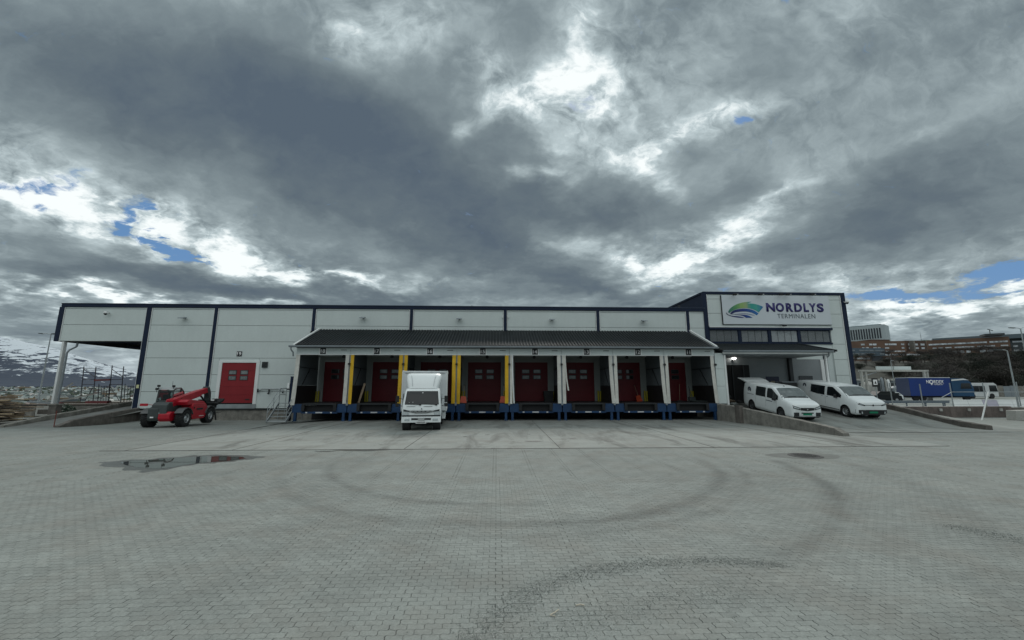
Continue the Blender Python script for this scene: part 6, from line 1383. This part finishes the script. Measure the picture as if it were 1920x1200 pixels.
# ------------------------------------------------------------ hospital on the hill
def wing(root, xa, Ya, xb, Yb, ytop, ybot, m, depth=14, name='wall'):
    A = at(xa, ytop, Ya); Bq = at(xb, ytop, Yb); zb2 = at(xa, ybot, Ya)[2]; d = Vector((Bq[0]-A[0], Yb-Ya, 0)).normalized(); nrm = Vector((-d.y, d.x, 0))
    if nrm.y < 0: nrm = -nrm
    rl = root.location; c_ = (Vector((A[0], Ya, 0))+Vector((Bq[0], Yb, 0)))/2+nrm*depth/2; L = (Vector((Bq[0], Yb, 0))-Vector((A[0], Ya, 0))).length
    o = MB(tuple(rl)).obox((c_.x, c_.y, (A[2]+zb2)/2), d, nrm, (0, 0, 1), L/2, depth/2, (A[2]-zb2)/2).build(name, m, root)
    return dict(A=Vector((A[0], Ya, 0)), d=d, n=nrm, L=L, zt=A[2], zb=zb2, o=o, off=tuple(rl))
FW = mat('far_window', (.58,.63,.66), .25, 0, .5, .2); FWD = mat('far_window_dark', (.03,.035,.045), .2, 0, 0)
def wins(g, rows_, cols_, w, h, m=FW, ztop=None, step=None, skip=.1, u0=.03, u1=.97):
    for r in range(rows_):
        z = g['zt']-ztop-r*step
        for c_ in range(cols_):
            if rng.random() < skip: continue
            u = g['L']*(u0+(u1-u0)*(c_+.5)/cols_); p = g['A']+g['d']*u-g['n']*.12
            MB(g['off']).obox((p.x, p.y, z), g['d'], g['n'], (0, 0, 1), w/2*rng.uniform(.7, 1.2), .10, h/2).build('window', m, g['o'])
ho = thing('hospital_wing', 'brown brick hospital wing with rows of pale windows, left of the wooded hill', 'building', (at(1650, 660, 250)[0], 250, 10), group='hospital buildings on the hill')
g = wing(ho, 1585, 250, 1697, 246, 640, 685, BRICK, 18); wins(g, 5, 11, 2.0, 1.1, FW, 2.2, 2.35, .25, .25, .98)
g = wing(ho, 1655, 238, 1726, 236, 659.5, 685, BRICK, 10, 'lower_block'); wins(g, 2, 5, 3.4, 1.0, FW, 1.9, 2.4, .1)
g = wing(ho, 1697, 250, 1735, 250, 638.5, 662, BRICK2, 12, 'stair_block'); wins(g, 2, 3, 2.5, 1.2, FW, 2.6, 2.4, 0); wing(ho, 1712, 247, 1715, 247, 639, 660, CONC, 3, 'stair_tower')
wing(ho, 1632, 252, 1668, 252, 636.5, 641, BRICK2, 10, 'roof_plant')
gb_ = thing('glass_block', 'blue grey glass fronted block in front of the brick hospital wing', 'building', (at(1627, 660, 232)[0], 232, 10), group='hospital buildings on the hill')
g = wing(gb_, 1590, 232, 1658, 232, 652.5, 667, mat('blue_glass', (.075,.11,.14), .25, 0, .15, .2), 10, 'curtain_wall'); wins(g, 2, 7, 3.4, .9, mat('glass_pale', (.19,.22,.24), .3, 0, .3, .2), 1.5, 2.0, .15)
g = wing(gb_, 1590, 231, 1633, 231, 667, 682, BRICK, 10, 'brick_base'); wins(g, 1, 3, 3.5, .9, FW, 1.6, 2.0, 0)
g = wing(gb_, 1633, 233, 1655, 233, 667, 682, FWD, 8, 'garage_front')
wt = thing('white_tower', 'white hospital block with dark vertical slots, highest on the left of the hill', 'building', (at(1628, 630, 290)[0], 290, 20), group='hospital buildings on the hill')
WT = mat('tower_white', (.46,.53,.54), .6, 0, .06, .1)
g = wing(wt, 1580, 300, 1659, 280, 615, 642, WT, 14, 'wall')
for k in range(12):
    u = g['L']*(.2+.062*k); p = g['A']+g['d']*u-g['n']*.1; MB(g['off']).obox((p.x, p.y, g['zt']-6.2), g['d'], g['n'], (0, 0, 1), .42, .1, 3.9).build('window_slot', FWD, g['o'])
wing(wt, 1585, 301, 1652, 284, 613.3, 615, mat('tower_roof', (.14,.18,.19), .6, 0, 0), 12, 'roof')
lw = thing('hospital_wing', 'long brown brick hospital wing stretching along the crest to the right', 'building', (at(1820, 660, 245)[0], 245, 10), group='hospital buildings on the hill')
g = wing(lw, 1737, 262, 1893, 238, 638.5, 690, BRICK, 16); wins(g, 1, 20, 2.5, 1.0, FW, 3.0, 2.6, .25); wins(g, 1, 24, 1.9, .7, FW, 5.5, 2.4, .25); wins(g, 1, 8, 2.6, 1.5, FW, 8.6, 2.4, .1, .12, .8)
MB(g['off']).obox(tuple(g['A']+g['d']*g['L']*.5-g['n']*.5+Vector((0, 0, g['zt']-6.6))), g['d'], g['n'], (0, 0, 1), g['L']*.5, .4, .18).build('ledge', CONC2, g['o'])
wing(lw, 1735, 264, 1744, 264, 637.5, 656, mat('copper_green', (.18,.26,.20), .6, 0, .1), 6, 'green_stair')
BG_ = mat('roof_blue_grey', (.10,.14,.16), .5, 0, .12, .1)
g = wing(lw, 1748, 276, 1935, 244, 634.8, 642, BG_, 10, 'upper_storey'); wing(lw, 1846, 243, 1884, 238, 626.0, 630, mat('plant_dark', (.05,.06,.065), .6, 0, .1), 8, 'roof_plant')
rb_ = thing('grey_block', 'dark grey block with few windows at the right end of the hospital', 'building', (at(1915, 660, 250)[0], 250, 10), group='hospital buildings on the hill')
g = wing(rb_, 1893, 252, 1990, 240, 632, 700, mat('block_grey', (.055,.07,.075), .6, 0, .15, .1), 14); wins(g, 3, 9, 2.6, 1.1, FW, 3.2, 3., .2)
ms = tag(MB().cyl((0, 0, 0), (0, 0, 8), .14, 5, .05).beam((-.7, 0, 4.6), (.7, 0, 4.6), .08, .08).beam((-.5, 0, 5.8), (.5, 0, 5.8), .08, .08).build('radio_mast', TGREY), 'thin radio mast on the hospital roof', 'mast'); p = at(1745, 638, 262); ms.location = (p[0], 268, p[2]-1.5)
cr_ = tag(MB().cyl((0, 0, 0), (0, 0, 3.2), .2, 6).beam((-1.2, 0, 3.6), (2.2, 0, 2.6), .35, .35).build('roof_crane', TGREY), 'small dark crane arm on the hospital roof near the right edge', 'crane'); p = at(1864, 626, 238); cr_.location = (p[0], 240, p[2]-.3)

# trees on the slope: bare birches and dark spruce-brown thicket
def tree_proto(h, cw, seed, m, n=2600, trunkm=None):
    r_ = np.random.default_rng(seed); t = thing('bare_tree', 'x', 'tree'); s = MB(); f = MB(); tips = []
    s.cyl((0, 0, -.5), (0, 0, h*.5), .22, 7, .13).cyl((0, 0, h*.5), (.1, .1, h*.93), .13, 6, .03)
    for i in range(22):
        z = h*r_.uniform(.18, .85); a = r_.uniform(0, 6.28); L = cw*(1.05-.55*abs(z/h-.4)/.5)*r_.uniform(.6, 1.1); b_ = (0, 0, z); e_ = (L*math.cos(a), L*math.sin(a), z+L*r_.uniform(.4, .9)); s.cyl(b_, e_, .07, 5, .02); tips.append((b_, e_))
    for i in range(n):
        b_, e_ = tips[int(r_.integers(len(tips)))]; u = r_.uniform(.25, 1.1); p = Vector(b_).lerp(Vector(e_), u)+Vector(r_.normal(0, cw*.16, 3)); d = Vector((r_.normal(0, .5), r_.normal(0, .5), r_.uniform(.2, 1))).normalized(); L = r_.uniform(.35, .9); q = d.orthogonal().normalized()*.045
        f.add([tuple(p-q), tuple(p+q), tuple(p+d*L)], [(0, 1, 2)])
    s.build('trunk', trunkm or mat('bark', (.06,.052,.045), .9, 0, .3), t); f.build('crown', m, t, fix=False); return t
TW1 = mat('twig_brown', (.034,.032,.026), .95, 0, .35, .3); TW2 = mat('twig_green', (.028,.036,.026), .95, 0, .35, .3); TW3 = mat('twig_grey', (.055,.05,.046), .95, 0, .3, .3)
pro = [tree_proto(9.5, 3.6, 1, TW1), tree_proto(8, 3.4, 2, TW2), tree_proto(11, 4.0, 3, TW3), tree_proto(7, 3.2, 4, TW2, 3000)]
KIND = ['brown bare tree', 'dark greenish thicket tree', 'tall grey bare tree', 'low dense dark tree']
used = [False]*4; spots = []; tl = []
for i in range(84):
    px_ = 1668+(i % 28)*10.2+rng.uniform(-5, 5); Y = 98+(i//28)*24+rng.uniform(-7, 7); x = at(px_, 700, Y)[0]; spots.append((x, Y, px_))
for i in range(10): px_ = 1600+i*9+rng.uniform(-3, 3); Y = rng.uniform(120, 170); spots.append((at(px_, 700, Y)[0], Y, px_))
for i, (x, Y, px_) in enumerate(spots):
    k = int(rng.integers(0, 4)); t = pro[k]
    if used[k]: t = copy_tree(pro[k])
    used[k] = True; z = float(terr(np.array([x]), np.array([Y]))[0]); t.location = (x, Y, z-.2); sc_ = rng.uniform(.8, 1.15)*(.60 if px_ > 1745 else .42); t.scale = (sc_*1.7, sc_*1.7, sc_); t.rotation_euler = (0, 0, rng.uniform(0, 6.28))
    tl.append((px_, k, 'low' if Y < 112 else ('halfway up' if Y < 136 else 'high'), t))
tl.sort(key=lambda q: q[0]); ORD = ['leftmost']+[w+' from the left' for w in ('second', 'third', 'fourth', 'fifth', 'sixth', 'seventh', 'eighth', 'ninth', 'tenth', 'eleventh', 'twelfth', 'thirteenth', 'fourteenth', 'fifteenth', 'sixteenth', 'seventeenth', 'eighteenth', 'nineteenth', 'twentieth')]
cntr = {}
for px_, k, row, t in tl:
    n_ = cntr.get((k, row), 0); cntr[(k, row)] = n_+1
    t['label'] = f'{KIND[k]} {row} on the slope, {ORD[min(n_, 19)]}'; t['category'] = 'tree'; t['group'] = 'bare trees on the slope below the hospital'
for i in range(4):
    if not used[i]:
        for c_ in list(pro[i].children): bpy.data.objects.remove(c_)
        bpy.data.objects.remove(pro[i])
bpy.data.objects['ground'].data.materials[0] = LAND
